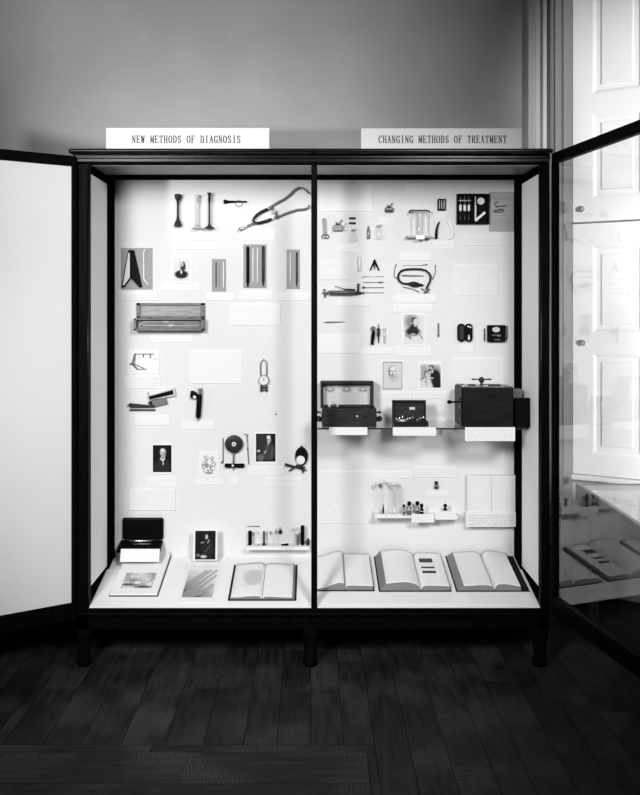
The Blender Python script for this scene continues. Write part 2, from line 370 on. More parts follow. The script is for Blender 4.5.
def pic_doctor(u, v):
    c = .68; c = mixc(c, .40, ell(u, v, .18, .6, .2, .4, .5)); c = mixc(c, .30, ell(u, v, .75, .72, .25, .2, .5)); c = mixc(c, .012, ell(u, v, .74, .42, .27, .34, .2)); c = mixc(c, .012, ell(u, v, .82, .12, .22, .3, .3))
    c = mixc(c, .66, ell(u, v, .28, .25, .24, .24, .3)); c = mixc(c, .3, ell(u, v, .28, .3, .03, .2, .6)); c = mixc(c, .15, ell(u, v, .30, .60, .14, .13, .3)); c = mixc(c, .6, ell(u, v, .34, .56, .09, .09, .3)); c = mixc(c, .2, ell(u, v, .37, .57, .04, .012, .7))
    c = mixc(c, .08, ell(u, v, .52, .88, .15, .09, .3)); c = mixc(c, .55, ell(u, v, .48, .82, .10, .09, .3)); c = mixc(c, .06, ell(u, v, .46, .75, .09, .05, .5)); c = mixc(c, .12, ell(u, v, .46, .84, .05, .012, .7))
    c = mixc(c, .75, ell(u, v, .60, .68, .03, .06, .4)); c = mixc(c, .55, line(u, v, (.40, .44), (.62, .40), .035)); c = mixc(c, .2, line(u, v, (.05, .35), (.2, .45), .05)); return c*(.85+.3*hsh(round(u*30), round(v*40)))
def pic_figures(u, v):
    c = .84
    n = hsh(round(u*13), round(v*17)); m = ell(u, v, .5, .4, .42, .36, .1)
    for hx, hy in ((.3, .82), (.7, .78)): c = mixc(c, .3, ell(u, v, hx, hy, .09, .07, .4)*(1-ell(u, v, hx, hy, .04, .03, .4)))
    if n > .5: c = mixc(c, .22, m*.9)
    return c
def pic_apparatus(u, v):
    c = .86
    for a, b, w in (((.22, .88), (.85, .88), .03), ((.22, .88), (.12, .4), .045), ((.12, .4), (.3, .15), .05), ((.3, .15), (.6, .16), .03), ((.16, .42), (.5, .2), .03), ((.5, .88), (.5, .74), .03), ((.74, .88), (.74, .7), .03), ((.22, .8), (.2, .35), .02)):
        c = mixc(c, .12, line(u, v, a, b, w))
    c = mixc(c, .1, ell(u, v, .07, .4, .05, .05, .4)); c = mixc(c, .5, ell(u, v, .35, .7, .03, .03, .4)); c = mixc(c, .5, ell(u, v, .9, .65, .03, .04, .4)); return c
def pic_landscape(u, v):
    c = .52+.15*math.sin(u*7+v*5); c = mixc(c, .75, ell(u, v, .45, .8, .3, .18, .6)); c *= (.55+.7*hsh(round(u*26), round(v*20)))
    c = mixc(c, .10, ell(u, v, .2, .22, .22, .08, .5)); c = mixc(c, .10, ell(u, v, .72, .08, .25, .08, .5)); c = mixc(c, .85, ell(u, v, .48, .35, .12, .08, .5)); c = mixc(c, .8, ell(u, v, .88, .25, .08, .1, .5)); return c
def pic_hand(u, v):
    g = max(0, min(1, (u*.5+v*.95-.25))); c = .08+.82*g**.7
    for a, b, w in (((.0, .42), (.60, .95), .040), ((.06, .30), (.78, .99), .042), ((.14, .18), (.97, .97), .042), ((.3, .12), (.98, .78), .040), ((.35, .05), (.72, .2), .07), ((.72, .2), (.9, .42), .05)):
        d = seg_d(u, v, a, b)/w
        if d < 1.25: c = mixc(c, (.42 if d < .45 else .28 if d < .9 else .15)*(.55+.6*max(u, v)), min(1, (1.25-d)*4)*.8)
    c = mixc(c, .33, ell(u, v, .22, .12, .3, .16, .3, .4)*.8); return c
def pic_handwriting(u, v):
    c = .42+.03*hsh(u, v)
    for k, vv in enumerate((.86, .82, .3, .25, .2, .15, .10, .05, .4)):
        c = mixc(c, .25, (.5+.5*hsh(round(u*18), k))*line(u, v, (.12, vv), (.9, vv), .012)*.6)
    for a, b in (((.2, .7), (.35, .76)), ((.2, .7), (.28, .6)), ((.25, .63), (.7, .65)), ((.2, .53), (.6, .55)), ((.15, .5), (.5, .48)), ((.4, .58), (.6, .5))):
        c = mixc(c, .08, line(u, v, a, b, .025))
    return c
def picture(x0, y0, x1, y1, fn, label, mount=None, cat='portrait', name='portrait_photograph', d=DB, group=None, paper=None, t=.003, loc=None, rot=None, plab=None):
    """paper mount with the print stuck on it; mount = margins in px (l, t, r, b) around the print"""
    k = d/F; l, tt, r, b = mount or (2, 2, 2, 2)
    X0, Y0, X1, Y1 = x0-l, y0-tt, x1+r, y1+b; cx, cy = (X0+X1)/2, (Y0+Y1)/2
    P = loc if loc is not None else W(cx, cy, d)
    root = empty(name, P, label, cat, group, rot)
    m = card_mesh((X1-X0)*k, (Y1-Y0)*k, t, paper or PAPER, paper or PAPER, .003); m.name = 'mount'
    o = bpy.data.objects.new('mount', m); COL.objects.link(o); o.parent = root
    pm = print_mesh('print', (x1-x0)*k, (y1-y0)*k, fn); p = bpy.data.objects.new('print', pm); COL.objects.link(p); p.parent = root
    p.location = (((x0+x1)/2-cx)*k, -t, -((y0+y1)/2-cy)*k)
    return root

# ------------------------------------------------------------------ SETTING
# floor: boards running towards the viewer, a cross strip and boards turned the other way in front
def make_floor():
    bm = bmesh.new(); cl = bm.loops.layers.float_color.new('Col'); uv = bm.loops.layers.uv.new('UVMap'); g = .0011; T = .02
    def board(x0, x1, y0, y1, along):
        tone = random.uniform(.8, 1.15); off = random.uniform(0, 50)
        v = [bm.verts.new(p) for p in ((x0+g, y0+g, 0), (x1-g, y0+g, 0), (x1-g, y1-g, 0), (x0+g, y1-g, 0))]; w = [bm.verts.new((p.co.x, p.co.y, -.012)) for p in v]
        for q in [v]+[[v[i], w[i], w[(i+1) % 4], v[(i+1) % 4]] for i in range(4)]:
            f = bm.faces.new(q)
            for l in f.loops:
                l[cl] = (tone, tone, tone, 1); l[uv].uv = ((l.vert.co.x+off, l.vert.co.y) if along == 'y' else (l.vert.co.y+off, l.vert.co.x))
    ex = [-2.6]
    while ex[-1] < -1.1: ex.append(ex[-1]+random.uniform(.11, .16))
    ex[-1] = -1.07
    ex += [-.93, -.80, -.66, -.51, -.375, -.237, -.122, -.005, .11, .216, .335, .46, .59, .7, .83, .95, 1.07, 1.2, 1.32, 1.45, 1.6, 1.75, 1.9, 2.05, 2.2, 2.4, 2.6, 2.8]
    for a, b in zip(ex, ex[1:]):
        ym = random.choice([None, None, 3.5, 3.9, 4.4])
        if b <= .22:
            if ym: board(a, b, 3.045, ym, 'y'); board(a, b, ym, 5.3, 'y')
            else: board(a, b, 3.045, 5.3, 'y')
        else:
            yb = random.uniform(1.6, 3.6); board(a, b, -1.2, yb, 'y'); board(a, b, yb, 5.3, 'y')
    board(-2.6, -.55, 2.995, 3.045, 'x'); board(-.55, .216, 2.995, 3.045, 'x'); board(.186, .216, -1.2, 2.995, 'y')
    yy = 2.995
    while yy > -1.1:
        st = random.uniform(.13, .2); xm = random.uniform(-1.6, -.2)
        board(-2.6, xm, yy-st, yy, 'x'); board(xm, .186, yy-st, yy, 'x'); yy -= st
    vs = [bm.verts.new(p) for p in ((-2.6, -1.2, -.012), (2.8, -1.2, -.012), (2.8, 5.3, -.012), (-2.6, 5.3, -.012))]; f = bm.faces.new(vs)
    for l in f.loops: l[cl] = (.05, .05, .05, 1)
    me = bpy.data.meshes.new('floor'); bm.to_mesh(me); bm.free(); me.materials.append(FLOORM)
    o = bpy.data.objects.new('floor', me); COL.objects.link(o); tag(o, kind='structure')
make_floor()
XW = (526-CX)/F*DW
rect_solid('wall_back', -2.6, XW, DW, DW+.15, -.012, 3.6, WALL, kind='structure')
rect_solid('baseboard_back', -2.6, XW, DW-.02, DW-.0005, 0, .16, DARKTRIM, kind='structure', bev=.004)
# moulded casing at the end of the wall, with a white bead and the dark rebate
m = MB()
xs0, xs1 = XW, (541-CX)/F*4.22
m.box(xs0, xs1, 4.21, 4.40, 0, 3.6)
for i, (a, b, dd) in enumerate(((0, .16, .006), (.30, .38, .003), (.50, .92, .004))):
    m.box(xs0+(xs1-xs0)*a, xs0+(xs1-xs0)*b, 4.21-dd, 4.2101, 0, 3.6, .004)
m.build('trim_1', CASING, kind='structure')
xb = (546-CX)/F*4.2
m = MB(); m.box(xs1, xb, 4.185, 4.40, 0, 3.6, .003); m.build('trim_2', WHITEP, kind='structure')
xr = (551.5-CX)/F*4.35
m = MB(); m.prism([(xb, 4.30), (xr-.02, 4.30), (xr, 4.35), (xr, 4.45), (xb, 4.45)], 0, 3.6); m.build('trim_3', DARKTRIM, kind='structure')
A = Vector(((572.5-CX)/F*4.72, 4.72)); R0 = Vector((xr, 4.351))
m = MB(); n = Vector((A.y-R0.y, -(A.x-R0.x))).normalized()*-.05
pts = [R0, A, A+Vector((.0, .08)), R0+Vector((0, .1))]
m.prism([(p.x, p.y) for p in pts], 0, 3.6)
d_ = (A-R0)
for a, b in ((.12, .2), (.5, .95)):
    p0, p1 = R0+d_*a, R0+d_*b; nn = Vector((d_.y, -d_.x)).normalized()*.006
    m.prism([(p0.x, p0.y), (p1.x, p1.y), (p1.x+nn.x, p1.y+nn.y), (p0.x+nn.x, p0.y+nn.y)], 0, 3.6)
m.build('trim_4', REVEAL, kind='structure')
# window embrasure wall (splayed towards the viewer), sill, shutters
SA = Vector(((573-CX)/F*4.70, 4.70)); SB = Vector(((640-CX)/F*4.52, 4.52)); SU = (SB-SA).normalized(); SN = Vector((SU.y, -SU.x))
if SN.y > 0: SN = -SN
ang = math.atan2(SU.y, SU.x)
def SU_tf(u, o, z): p = SA+SU*u+SN*o; return Vector((p.x, p.y, z))
ZS = 1.5-(473-CY)/F*4.70
MB(SU_tf).box(-.02, 1.5, -.20, -.04, ZS, 3.6).build('wall_right', CREAMW, kind='structure')
MB(SU_tf).box(-.02, 1.5, -.20, -.02, 0.001, ZS-.03).build('wall_right_lower', CREAMW, kind='structure')
MB(SU_tf).box(-.02, 1.5, -.20, .03, ZS-.03, ZS-.004, .006).build('trim_5', WHITEP, kind='structure')
MB(SU_tf).box(-.02, 1.5, -.0195, .0, 0.001, 1.5-(513-CY)/F*4.62, .004).build('baseboard_right', DADO, kind='structure')
DM = 4.60; US = (SB-SA).length/67.0
def shutter(z0, z1, panels, knob, label):
    W_ = 89*US; root = empty('window_shutter', SU_tf(0, 0, z0), label, 'shutter', rot=(0, 0, ang))
    # local frame: x along leaf, y away from viewer, z up
    m = MB(); t = .035; P = sorted(panels, key=lambda q: q[0]); u0 = 20*US; u1 = W_-20*US; H = z1-z0
    m.box(0, u0, 0, t, 0, H); m.box(u1, W_, 0, t, 0, H); zz = 0
    for a, b in P: m.box(u0, u1, 0, t, zz, a-z0); zz = b-z0
    m.box(u0, u1, 0, t, zz, H)
    for a, b in P:
        a -= z0; b -= z0
        rings = [(0, 0), (.010, .003), (.018, .008), (.043, .008), (.046, .002), (.052, .001)]
        L = []
        for ins, dep in rings: L.append([m.bm.verts.new(p) for p in ((u0+ins, dep, a+ins), (u1-ins, dep, a+ins), (u1-ins, dep, b-ins), (u0+ins, dep, b-ins))])
        for r1, r2 in zip(L, L[1:]):
            for i in range(4): m._f([r1[i], r1[(i+1) % 4], r2[(i+1) % 4], r2[i]])
        m._f(L[-1])
    m.build('shutter_leaf', WHITEP, root)
    kx, kz = knob; k = MB(); k.lathe((kx, 0, kz-z0), (kx, -.02, kz-z0), [(0, .017), (.12, .017), (.2, .007), (.5, .008), (.7, .016), (.9, .014), (1, .006)])
    k.build('knob', MID, root, 'round metal knob')
def zz(py, px=617): return EYE-(py-CY)/F*(4.70-(px-573)/67*.18)
shutter(zz(222.5, 573), 3.55, [(zz(197), zz(112)), (zz(91), zz(-40)), (zz(-60), zz(-110))], (8.5*US, zz(209, 582)), 'upper white panelled window shutter leaf, above the horizontal joint')
shutter(ZS, zz(224.5, 573), [(zz(456), zz(354)), (zz(333), zz(245))], (9.5*US, zz(343, 582)), 'lower white panelled window shutter leaf standing on the sill')

# ------------------------------------------------------------------ DISPLAY CASE
XL, XR = (89-CX)/F*DF, (540.4-CX)/F*DF            # inner side faces
OL, OR = -1.002, 0.998
case = empty('display_case', (0, 3.92, 0), 'large black glazed exhibition cabinet with two open doors standing against the wall', 'display case')
def cp(mb, name, m, label=None, parent=None):
    o = mb.build(name, m, parent or case, label)
    if not parent: o.location = (0, -3.92, 0)
    return o
m = MB(); m.box(OL-.012, OR+.006, 3.655, 4.2, 2.156, 2.176, .008); m.box(OL, OR, 3.69, 4.2, 2.124, 2.1565, .003); m.box(OL, OR, 3.682, 3.6905, 2.138, 2.15, .003); cp(m, 'cornice', EBP)
m = MB(); m.box(OL+.02, OR-.02, 4.0, 4.2, 2.118, 2.1255); m.box(OL+.02, OR-.02, 3.70, 3.735, 2.118, 2.1255); cp(m, 'ceiling_rail', LEGM)
m = MB(); m.box(XL, XR, 3.7355, 3.757, 2.119, 2.1255); cp(m, 'ceiling_strip', PAPER2, 'narrow pale strip')
m = MB(); m.box(XL, XR, 3.7575, 3.9995, 2.1195, 2.1255); cp(m, 'ceiling_panel', DIFF, 'frosted glass panel')
m = MB(); m.box(XL-.02, XR+.02, DB+.0008, DB+.02, .2, 2.1175); cp(m, 'back_panel', PANEL, 'white lined back board')
m = MB(); m.box(OL+.005, OR-.005, DB+.0205, 4.2, .17, 2.123); cp(m, 'back_board', EB)
for s, xi, xo in ((-1, XL, OL), (1, XR, OR)):
    a, b = min(xi, xo), max(xi, xo)
    m = MB(); m.box(a, b, 3.70, 3.735, .16, 2.1235, .003)
    cp(m, 'front_post', EB)
    m = MB(); m.tube([(xi+s*.004, 3.699, .3), (xi+s*.004, 3.699, 2.1)], .003, 8); cp(m, 'corner_bead', EBP)
    # side: framed white board
    pi0, pi1 = (xi, xi-.012) if s < 0 else (xi, xi+.012)
    m = MB(); m.box(min(pi0, pi1), max(pi0, pi1), 3.7355, 4.025, .335, 2.08); cp(m, 'side_panel', SIDE, 'white lined side board')
    m = MB(); m.box(min(xi-s*.008, xo), max(xi-s*.008, xo), 4.0255, DB-.0005, .17, 2.1175); cp(m, 'rear_post', LEGM)
    m = MB(); m.box(a, b, 3.7355, 4.025, .17, .3345); cp(m, 'side_rail', LEGM); m = MB(); m.box(a, b, 3.7355, 4.025, 2.0805, 2.1175); cp(m, 'side_rail', LEGM)
    m = MB(); m.box(min(pi1+s*.0005, xo), max(pi1+s*.0005, xo), 3.7355, 4.025, .335, 2.08); cp(m, 'outer_side_board', EB)
mx0, mx1 = (311.2-CX)/F*DF, (317.3-CX)/F*DF
m = MB(); m.box(mx0, mx1, 3.698, 3.73, .25, 2.1175, .003); cp(m, 'mullion', EB)
SL = .0890/.45; Z0 = .256
m = MB(); e = .0
for_ = [(3.704, Z0-.012), (3.704, Z0), (DB-.0005, Z0+SL*(DB-3.704)), (DB-.0005, .2), (3.85, .2)]
bm = m.bm; a_ = [bm.verts.new((XL+.0005, y, z)) for y, z in for_]; b_ = [bm.verts.new((XR-.0005, y, z)) for y, z in for_]
m._f(a_); m._f(b_[::-1])
for i in range(5): m._f([a_[i], a_[(i+1) % 5], b_[(i+1) % 5], b_[i]])
DECK = mat('white_deck_board', .90, .75, spec=.2, var=.015, nscale=6)
cp(m, 'sloping_deck', DECK, 'white sloping floor board')
m = MB(); m.box(XL, XR, 3.695, 3.703, .235, Z0-.004, .002); m.box(OL, OR, 3.683, 3.703, .224, .236, .004); m.box(OL, OR, 3.70, 3.72, .163, .2235, .002); m.box(OL, OR, 3.72, 4.2, .163, .196)
cp(m, 'apron', EB)
for (x, y) in ((-.965, 3.735), ((310.5-CX)/F*3.735, 3.735), (.965, 3.735), (-.965, 4.15), (0, 4.15), (.965, 4.15)):
    m = MB(); m.lathe((x, y, .1628), (x, y, 0), [(0, .036), (.2, .036), (.3, .030), (.8, .026), (.88, .032), (1, .028)], 16); cp(m, 'leg', LEGM)
# open doors
def door(hx, hy, dirv, width, glazed, zt, zb, sgn, label):
    ang = math.atan2(dirv[1], dirv[0]); root = empty('door', (0, 0, 0)); root.parent = case; root.location = (hx, hy-3.92, 0); root.rotation_euler = (0, 0, ang)
    tag(root, label)
    y0, y1 = (-.014, .014)
    m = MB(); t0, t1 = zt; b0, b1 = zb
    m.box(0, width, y0, y1, t0, t1, .003); m.box(0, width, y0, y1, b0, b1, .003); st = .016
    m.box(0, st, y0, y1, b1-.001, t0+.001); m.box(width-.035, width, y0, y1, b1-.001, t0+.001, .003)
    m.build('door_frame', EB, root)
    if glazed: MB().box(st-.0005, width-.034, -.0015, .0015, b1-.001, t0+.001).build('glass_pane', GLASS, root, 'clear glass pane')
    else: MB().box(st-.0005, width-.034, -.004, .004, b1-.001, t0+.001).build('lining_board', DOORW, root, 'white lining board')
    return root
door(1.010, 3.668, (.186, -.9825), .98, True, (2.112, 2.156), (.24, .315), 1, 'right door with clear glass, swung open towards the viewer')
door(-0.992, 3.682, (-.838, -.545), .97, False, (2.1025, 2.146), (.215, .285), -1, 'left door lined in white, swung wide open')

# ------------------------------------------------------------------ sign boxes on top of the case
GL = {  # strokes on a 0..1 x 0..1 cell: (points, weight) thick=1, thin=.5 ; serifs are short thin strokes
 'N': [([(.15,0),(.15,1)],.5),([(.15,1),(.82,0)],1),([(.82,0),(.82,1)],.5),([(0,0),(.32,0)],.5),([(0,1),(.2,1)],.5),([(.66,1),(1,1)],.5)],
 'E': [([(.2,0),(.2,1)],1),([(0,1),(.85,1),(.85,.78)],.5),([(0,0),(.9,0),(.9,.24)],.5),([(.2,.52),(.62,.52)],.5),([(.62,.4),(.62,.64)],.5)],
 'W': [([(.1,1),(.3,0)],1),([(.3,0),(.5,.85)],.5),([(.5,.85),(.7,0)],1),([(.7,0),(.9,1)],.5),([(-.02,1),(.26,1)],.5),([(.76,1),(1.02,1)],.5)],
 'M': [([(.12,0),(.12,1)],.5),([(.12,1),(.5,.15)],1),([(.5,.15),(.86,1)],.5),([(.86,1),(.86,0)],1),([(-.02,0),(.28,0)],.5),([(.7,0),(1.02,0)],.5),([(-.02,1),(.15,1)],.5),([(.86,1),(1.02,1)],.5)],
 'T': [([(.5,0),(.5,1)],1),([(.08,.76),(.08,1),(.92,1),(.92,.76)],.5),([(.3,0),(.7,0)],.5)],
 'H': [([(.18,0),(.18,1)],1),([(.82,0),(.82,1)],1),([(.18,.5),(.82,.5)],.5),([(0,0),(.36,0)],.5),([(0,1),(.36,1)],.5),([(.64,0),(1,0)],.5),([(.64,1),(1,1)],.5)],
 'F': [([(.22,0),(.22,1)],1),([(.02,1),(.88,1),(.88,.76)],.5),([(.22,.52),(.64,.52)],.5),([(.64,.4),(.64,.64)],.5),([(.02,0),(.44,0)],.5)],
 'I': [([(.5,0),(.5,1)],1),([(.26,0),(.74,0)],.5),([(.26,1),(.74,1)],.5)],
 'A': [([(.14,0),(.5,1)],.5),([(.5,1),(.86,0)],1),([(.27,.34),(.74,.34)],.5),([(0,0),(.28,0)],.5),([(.7,0),(1,0)],.5)],
 'D': [([(.2,0),(.2,1)],1),([(.03,1),(.5,1),(.72,.92)],.5),([(.72,.92),(.86,.7),(.88,.5),(.86,.3),(.72,.08)],1),([(.72,.08),(.5,0),(.03,0)],.5)],
 'O': [([(.5,1),(.72,.94)],.5),([(.72,.94),(.88,.72),(.9,.5),(.88,.28),(.72,.06)],1),([(.72,.06),(.5,0),(.28,.06)],.5),([(.28,.06),(.12,.28),(.1,.5),(.12,.72),(.28,.94)],1),([(.28,.94),(.5,1)],.5)],
 'C': [([(.88,.7),(.88,1)],.5),([(.88,.76),(.72,.95),(.5,1),(.3,.94)],.5),([(.3,.94),(.13,.72),(.1,.5),(.13,.28),(.3,.06)],1),([(.3,.06),(.5,0),(.74,.05),(.9,.24)],.5)],
 'G': [([(.86,.7),(.86,1)],.5),([(.86,.76),(.7,.95),(.5,1),(.3,.94)],.5),([(.3,.94),(.13,.72),(.1,.5),(.13,.28),(.3,.06)],1),([(.3,.06),(.5,0),(.7,.03),(.82,.12)],.5),([(.82,0),(.82,.44)],1),([(.6,.44),(1,.44)],.5)],
 'S': [([(.8,.72),(.8,1)],.5),([(.8,.78),(.65,.96),(.45,1),(.28,.93)],.5),([(.28,.93),(.18,.78),(.24,.62),(.5,.5),(.74,.38),(.84,.22),(.76,.08)],1),([(.76,.08),(.55,0),(.35,.03),(.2,.2)],.5),([(.18,0),(.18,.28)],.5)],
 'R': [([(.2,0),(.2,1)],1),([(.03,1),(.55,1),(.74,.93)],.5),([(.74,.93),(.82,.76),(.74,.58)],1),([(.74,.58),(.55,.5),(.2,.5)],.5),([(.5,.5),(.84,0)],1),([(.03,0),(.4,0)],.5),([(.76,0),(1,0)],.5)],
}
def lettering(text, x0, x1, zb, h, y, parent, mt, org):
    n = len(text); adv = (x1-x0)/(n-.2); cw = adv*.80; tk = h*.125
    for i, ch in enumerate(text):
        if ch == ' ': continue
        m = MB()
        for pts, wgt in GL[ch]:
            hw = tk*.5*(1.15 if wgt == 1 else .62)
            for (ax, ay), (bx, by) in zip(pts, pts[1:]):
                a = Vector((x0+i*adv+ax*cw, zb+ay*h)); b = Vector((x0+i*adv+bx*cw, zb+by*h)); t = (b-a).normalized(); nn = Vector((-t.y, t.x))*hw; t = t*hw*.6
                q = [a-t+nn, a-t-nn, b+t-nn, b+t+nn]
                A_ = [m.bm.verts.new((p.x-org[0], y-.001-org[1], p.y-org[2])) for p in q]; B_ = [m.bm.verts.new((p.x-org[0], y-org[1], p.y-org[2])) for p in q]
                m._f(A_); m._f(B_[::-1])
                for j in range(4): m._f([A_[j], A_[(j+1) % 4], B_[(j+1) % 4], B_[j]])
        m.build('letter', mt, parent, merge=False)
INK = mat('black_printing_ink', .035, .6, var=.1)
SIGNW = mat('white_painted_sign', .68, .6, spec=.3, var=.015, nscale=5)
def sign(px0, px1, py0, text, tx0, tx1, label):
    d = 3.70; x0 = (px0-CX)/F*d; x1 = (px1-CX)/F*d; zt = EYE-(py0-CY)/F*d
    org = ((x0+x1)/2, d, 2.176); root = empty('sign_box', org, label, 'sign')
    m = MB(); m.box(x0-org[0], x1-org[0], 0, .05, 0, zt-2.176, .0015); m.build('sign_board', SIGNW, root)
    lettering(text, (tx0-CX)/F*d, (tx1-CX)/F*d, EYE-(142.8-CY)/F*d, 7.0*d/F, d-.0002, root, INK, org)
sign(106, 269.5, 127.8, 'NEW METHODS OF DIAGNOSIS', 132, 240.5, 'white sign board on the cabinet top lettered NEW METHODS OF DIAGNOSIS')
sign(361, 522, 128.2, 'CHANGING METHODS OF TREATMENT', 378.5, 506.5, 'white sign board on the cabinet top lettered CHANGING METHODS OF TREATMENT')

# ------------------------------------------------------------------ EXHIBITS, left bay, hung on the back panel
def rod(e, pts, r, seg=6): return e.mb().tube(pts, r, seg)
e = Ex('monaural_stethoscope', 'short dark wooden stethoscope shaped like a dumbbell, leftmost of the top row', 'stethoscope', 178.5, 211)
m = e.mb(); m.lathe((178.5, 200, 4.0), (178.5, 223, 4.0), [(0, 1.6), (.3, 1.0), (.7, 1.0), (1, 1.8)]); e.part(m, 'tube', WOODD)
m = e.mb(); m.lathe((178.5, 194.5, 4.0), (178.5, 201.5, 4.0), [(0, 2.0), (.12, 3.4), (.5, 3.2), (.85, 2.2), (1, 1.4)]); e.part(m, 'ear_cup', DARK)
m = e.mb(); m.lathe((178.5, 220, 4.0), (178.5, 227, 4.0), [(0, 1.5), (.4, 3.0), (.8, 3.8), (1, 3.4)]); e.part(m, 'chest_bell', DARK)
for cx, mm, lab, y0 in ((198, IVORY, 'slender pale ivory stethoscope standing upright beside the dark trumpet-shaped one', 195.5), (210, WOODD, 'slender dark trumpet-shaped stethoscope with a wide disc foot', 193.5)):
    e = Ex('monaural_stethoscope', lab, 'stethoscope', cx, 212)
    m = e.mb(); m.lathe((cx, y0+6, 5.8), (cx, 226, 5.8), [(0, 1.5), (.2, .9), (.9, .9), (1, 1.3)], 12); e.part(m, 'tube', mm)
    m = e.mb(); m.lathe((cx, y0, 5.8), (cx, y0+7, 5.8), [(0, 2.4), (.1, 2.4), (.25, 1.5), (1, 1.2)], 14); e.part(m, 'bell', mm)
    m = e.mb(); m.lathe((cx, 226, 5.8), (cx, 229, 5.8), [(0, 1.3), (.5, 3.2), (.8, 5.0 if mm is IVORY else 5.4), (1, 5.2)], 24); e.part(m, 'ear_disc', mm)
card(178.5, 236, 214.5, 240.5, 'upper of two narrow white captions under the three upright stethoscopes')
card(175.5, 243, 217.5, 249.5, 'lower and wider of two white captions under the three upright stethoscopes')
e = Ex('ear_speculum', 'small black hand instrument with a thin wire ring, lying sideways right of the upright stethoscopes', 'medical instrument', 236, 202)
m = e.mb(); m.lathe((224, 202, 2), (236, 202, 2), [(0, 2.1), (.15, 2.1), (.4, 1.2), (1, .9)], 12); e.part(m, 'handle', LEATH)
m = e.mb(); m.cyl((236, 202, 2), (247, 202, 2), .8, 8); e.part(m, 'shaft', DARK)
m = e.mb(); m.tube([(239+3.6*math.cos(a*.4), 203.5+3.2*math.sin(a*.4), 1) for a in range(16)], .3, 5, True); e.part(m, 'wire_ring', MID)
card(226.5, 209.5, 243, 217, 'small blank-looking caption under the black instrument with a wire ring')
e = Ex('binaural_stethoscope', 'large two-armed metal stethoscope with springy curved ear tubes, upper right of the left bay', 'stethoscope', 275, 210)
m = e.mb(); m.tube([(269, 208.5, 4), (275, 204.5, 4), (285, 199, 4), (291, 194, 4), (295, 190, 4), (299, 188.2, 4), (303, 188.6, 4), (306, 191, 4), (309, 194, 4)], .95, 8); e.part(m, 'ear_tube', MID)
m = e.mb(); m.tube([(275, 218.5, 4), (283, 215, 4), (291, 212, 4), (298, 210, 4), (304, 209.8, 4), (308, 208.4, 4), (309.5, 205.5, 4)], .95, 8); e.part(m, 'ear_tube', MID)
m = e.mb(); m.tube([(268, 209.5, 4), (262, 212, 4), (257, 215.5, 4), (254, 219, 4)], [1.5, 1.4, 1.4, 1.2], 8); e.part(m, 'rubber_tube', RUBBER)
m = e.mb(); m.tube([(272, 219.5, 4), (266, 221.5, 4), (260, 223.2, 4), (255, 223.4, 4)], [1.4, 1.4, 1.4, 1.2], 8); e.part(m, 'rubber_tube', RUBBER)
m = e.mb(); m.tube([(272, 206, 3.5), (273.5, 211, 3.5), (276, 213, 3.5), (277, 218, 3.5)], 1.0, 8); m.cyl((274.5, 212, 1.5), (274.5, 212, 6), 2.0, 10); m.ball((271, 208.5, 4), 1.8); m.ball((276, 218, 4), 1.7); e.part(m, 'hinge', MID)
m = e.mb(); m.tube([(254, 219, 4), (253.6, 221.5, 4), (255, 223.5, 4)], 1.2, 8); e.part(m, 'yoke', DARK)
m = e.mb(); m.lathe((253, 224, 4), (239.5, 230, 4), [(0, 1.0), (.6, .9), (.75, 1.4), (1, 2.2)], 12); e.part(m, 'chest_piece', BRIGHT)
card(242.5, 231, 275, 240, 'white caption under the large two-armed stethoscope')

# second row, left bay
def mount(x0, y0, x1, y1, label, m=None, t=.6, name='grey_mount_card'):
    e = Ex(name, label, 'mount card', (x0+x1)/2, (y0+y1)/2, group=None, single=True)
    mb = e.mb(); mb.box(x0, x1, y0, y1, 0, t, .15); return e.done(mb, m or GREYCARD)
mount(121, 248, 152.5, 289.5, 'large grey mount card carrying the black folding case, left of the second row')
e = Ex('folding_instrument_case', 'black leather folding case spread like a letter A on a grey card', 'instrument case', 131, 268)
m = e.mb(); m.prism([(128.5, 250.5), (131.5, 250), (131.5, 278), (125, 287.5), (121.6, 287.5)], .7, 2.0); e.part(m, 'open_cover', LEATH)
m = e.mb(); m.prism([(128.8, 253), (130.2, 253), (130.2, 277.5), (124.6, 285.5), (123.2, 285)], 2.01, 2.3); e.part(m, 'lining', IVORY, 'pale lining')
m = e.mb(); m.prism([(131.5, 250), (134.5, 250.4), (142.6, 287), (139.8, 287.6), (131.6, 278.5)], .7, 2.6); e.part(m, 'closed_cover', LEATH)
e = Ex('throat_probe', 'slim white bent probe on the grey card beside the black folding case', 'medical instrument', 146, 267, single=True)
e.done(rod(e, [(146.5, 249.5, 1.6), (144.6, 250.5, 1.6), (144, 253, 1.6), (144, 279, 1.6), (147, 283, 1.6), (150, 286.3, 1.6)], [.6, .7, .8, 1.0, .9, .5], 8), ENAMEL)
card(117, 292, 158, 300, 'white caption under the black folding case on grey card', TXC, t=.004)
picture(173.5, 257.5, 189.5, 281, pic_bust_small, 'small pale portrait of a bearded man in a dark coat, head and shoulders', (3, 2, 2.5, 2))
card(161, 284, 200, 291, 'white caption under the small pale portrait of a bearded man')
mount(212, 259, 226, 291.5, 'narrow grey mount card with white and dark thermometers, shortest of three')
mount(243.5, 244.5, 266.5, 288, 'wide grey mount card with a black tube at each side, tallest of three')
mount(286.5, 249.5, 299.8, 289, 'narrow grey mount card near the centre post, rightmost of three')
def thermo(cx, y0, y1, mm, label, r=.8, name='clinical_thermometer', g=None):
    e = Ex(name, label, 'thermometer', cx, (y0+y1)/2, single=True, group=g)
    m = e.mb(); m.lathe((cx, y0, .6+r), (cx, y1, .6+r), [(0, r*.5), (.03, r), (.88, r), (.92, r*.6), (1, r*.4)], 10); e.done(m, mm)
thermo(216.2, 262, 288, DARK, 'thin dark thermometer at left on the shortest grey card', .5)
thermo(219.8, 262, 289, GLASST, 'clear glass thermometer in the middle of the shortest grey card', .6)
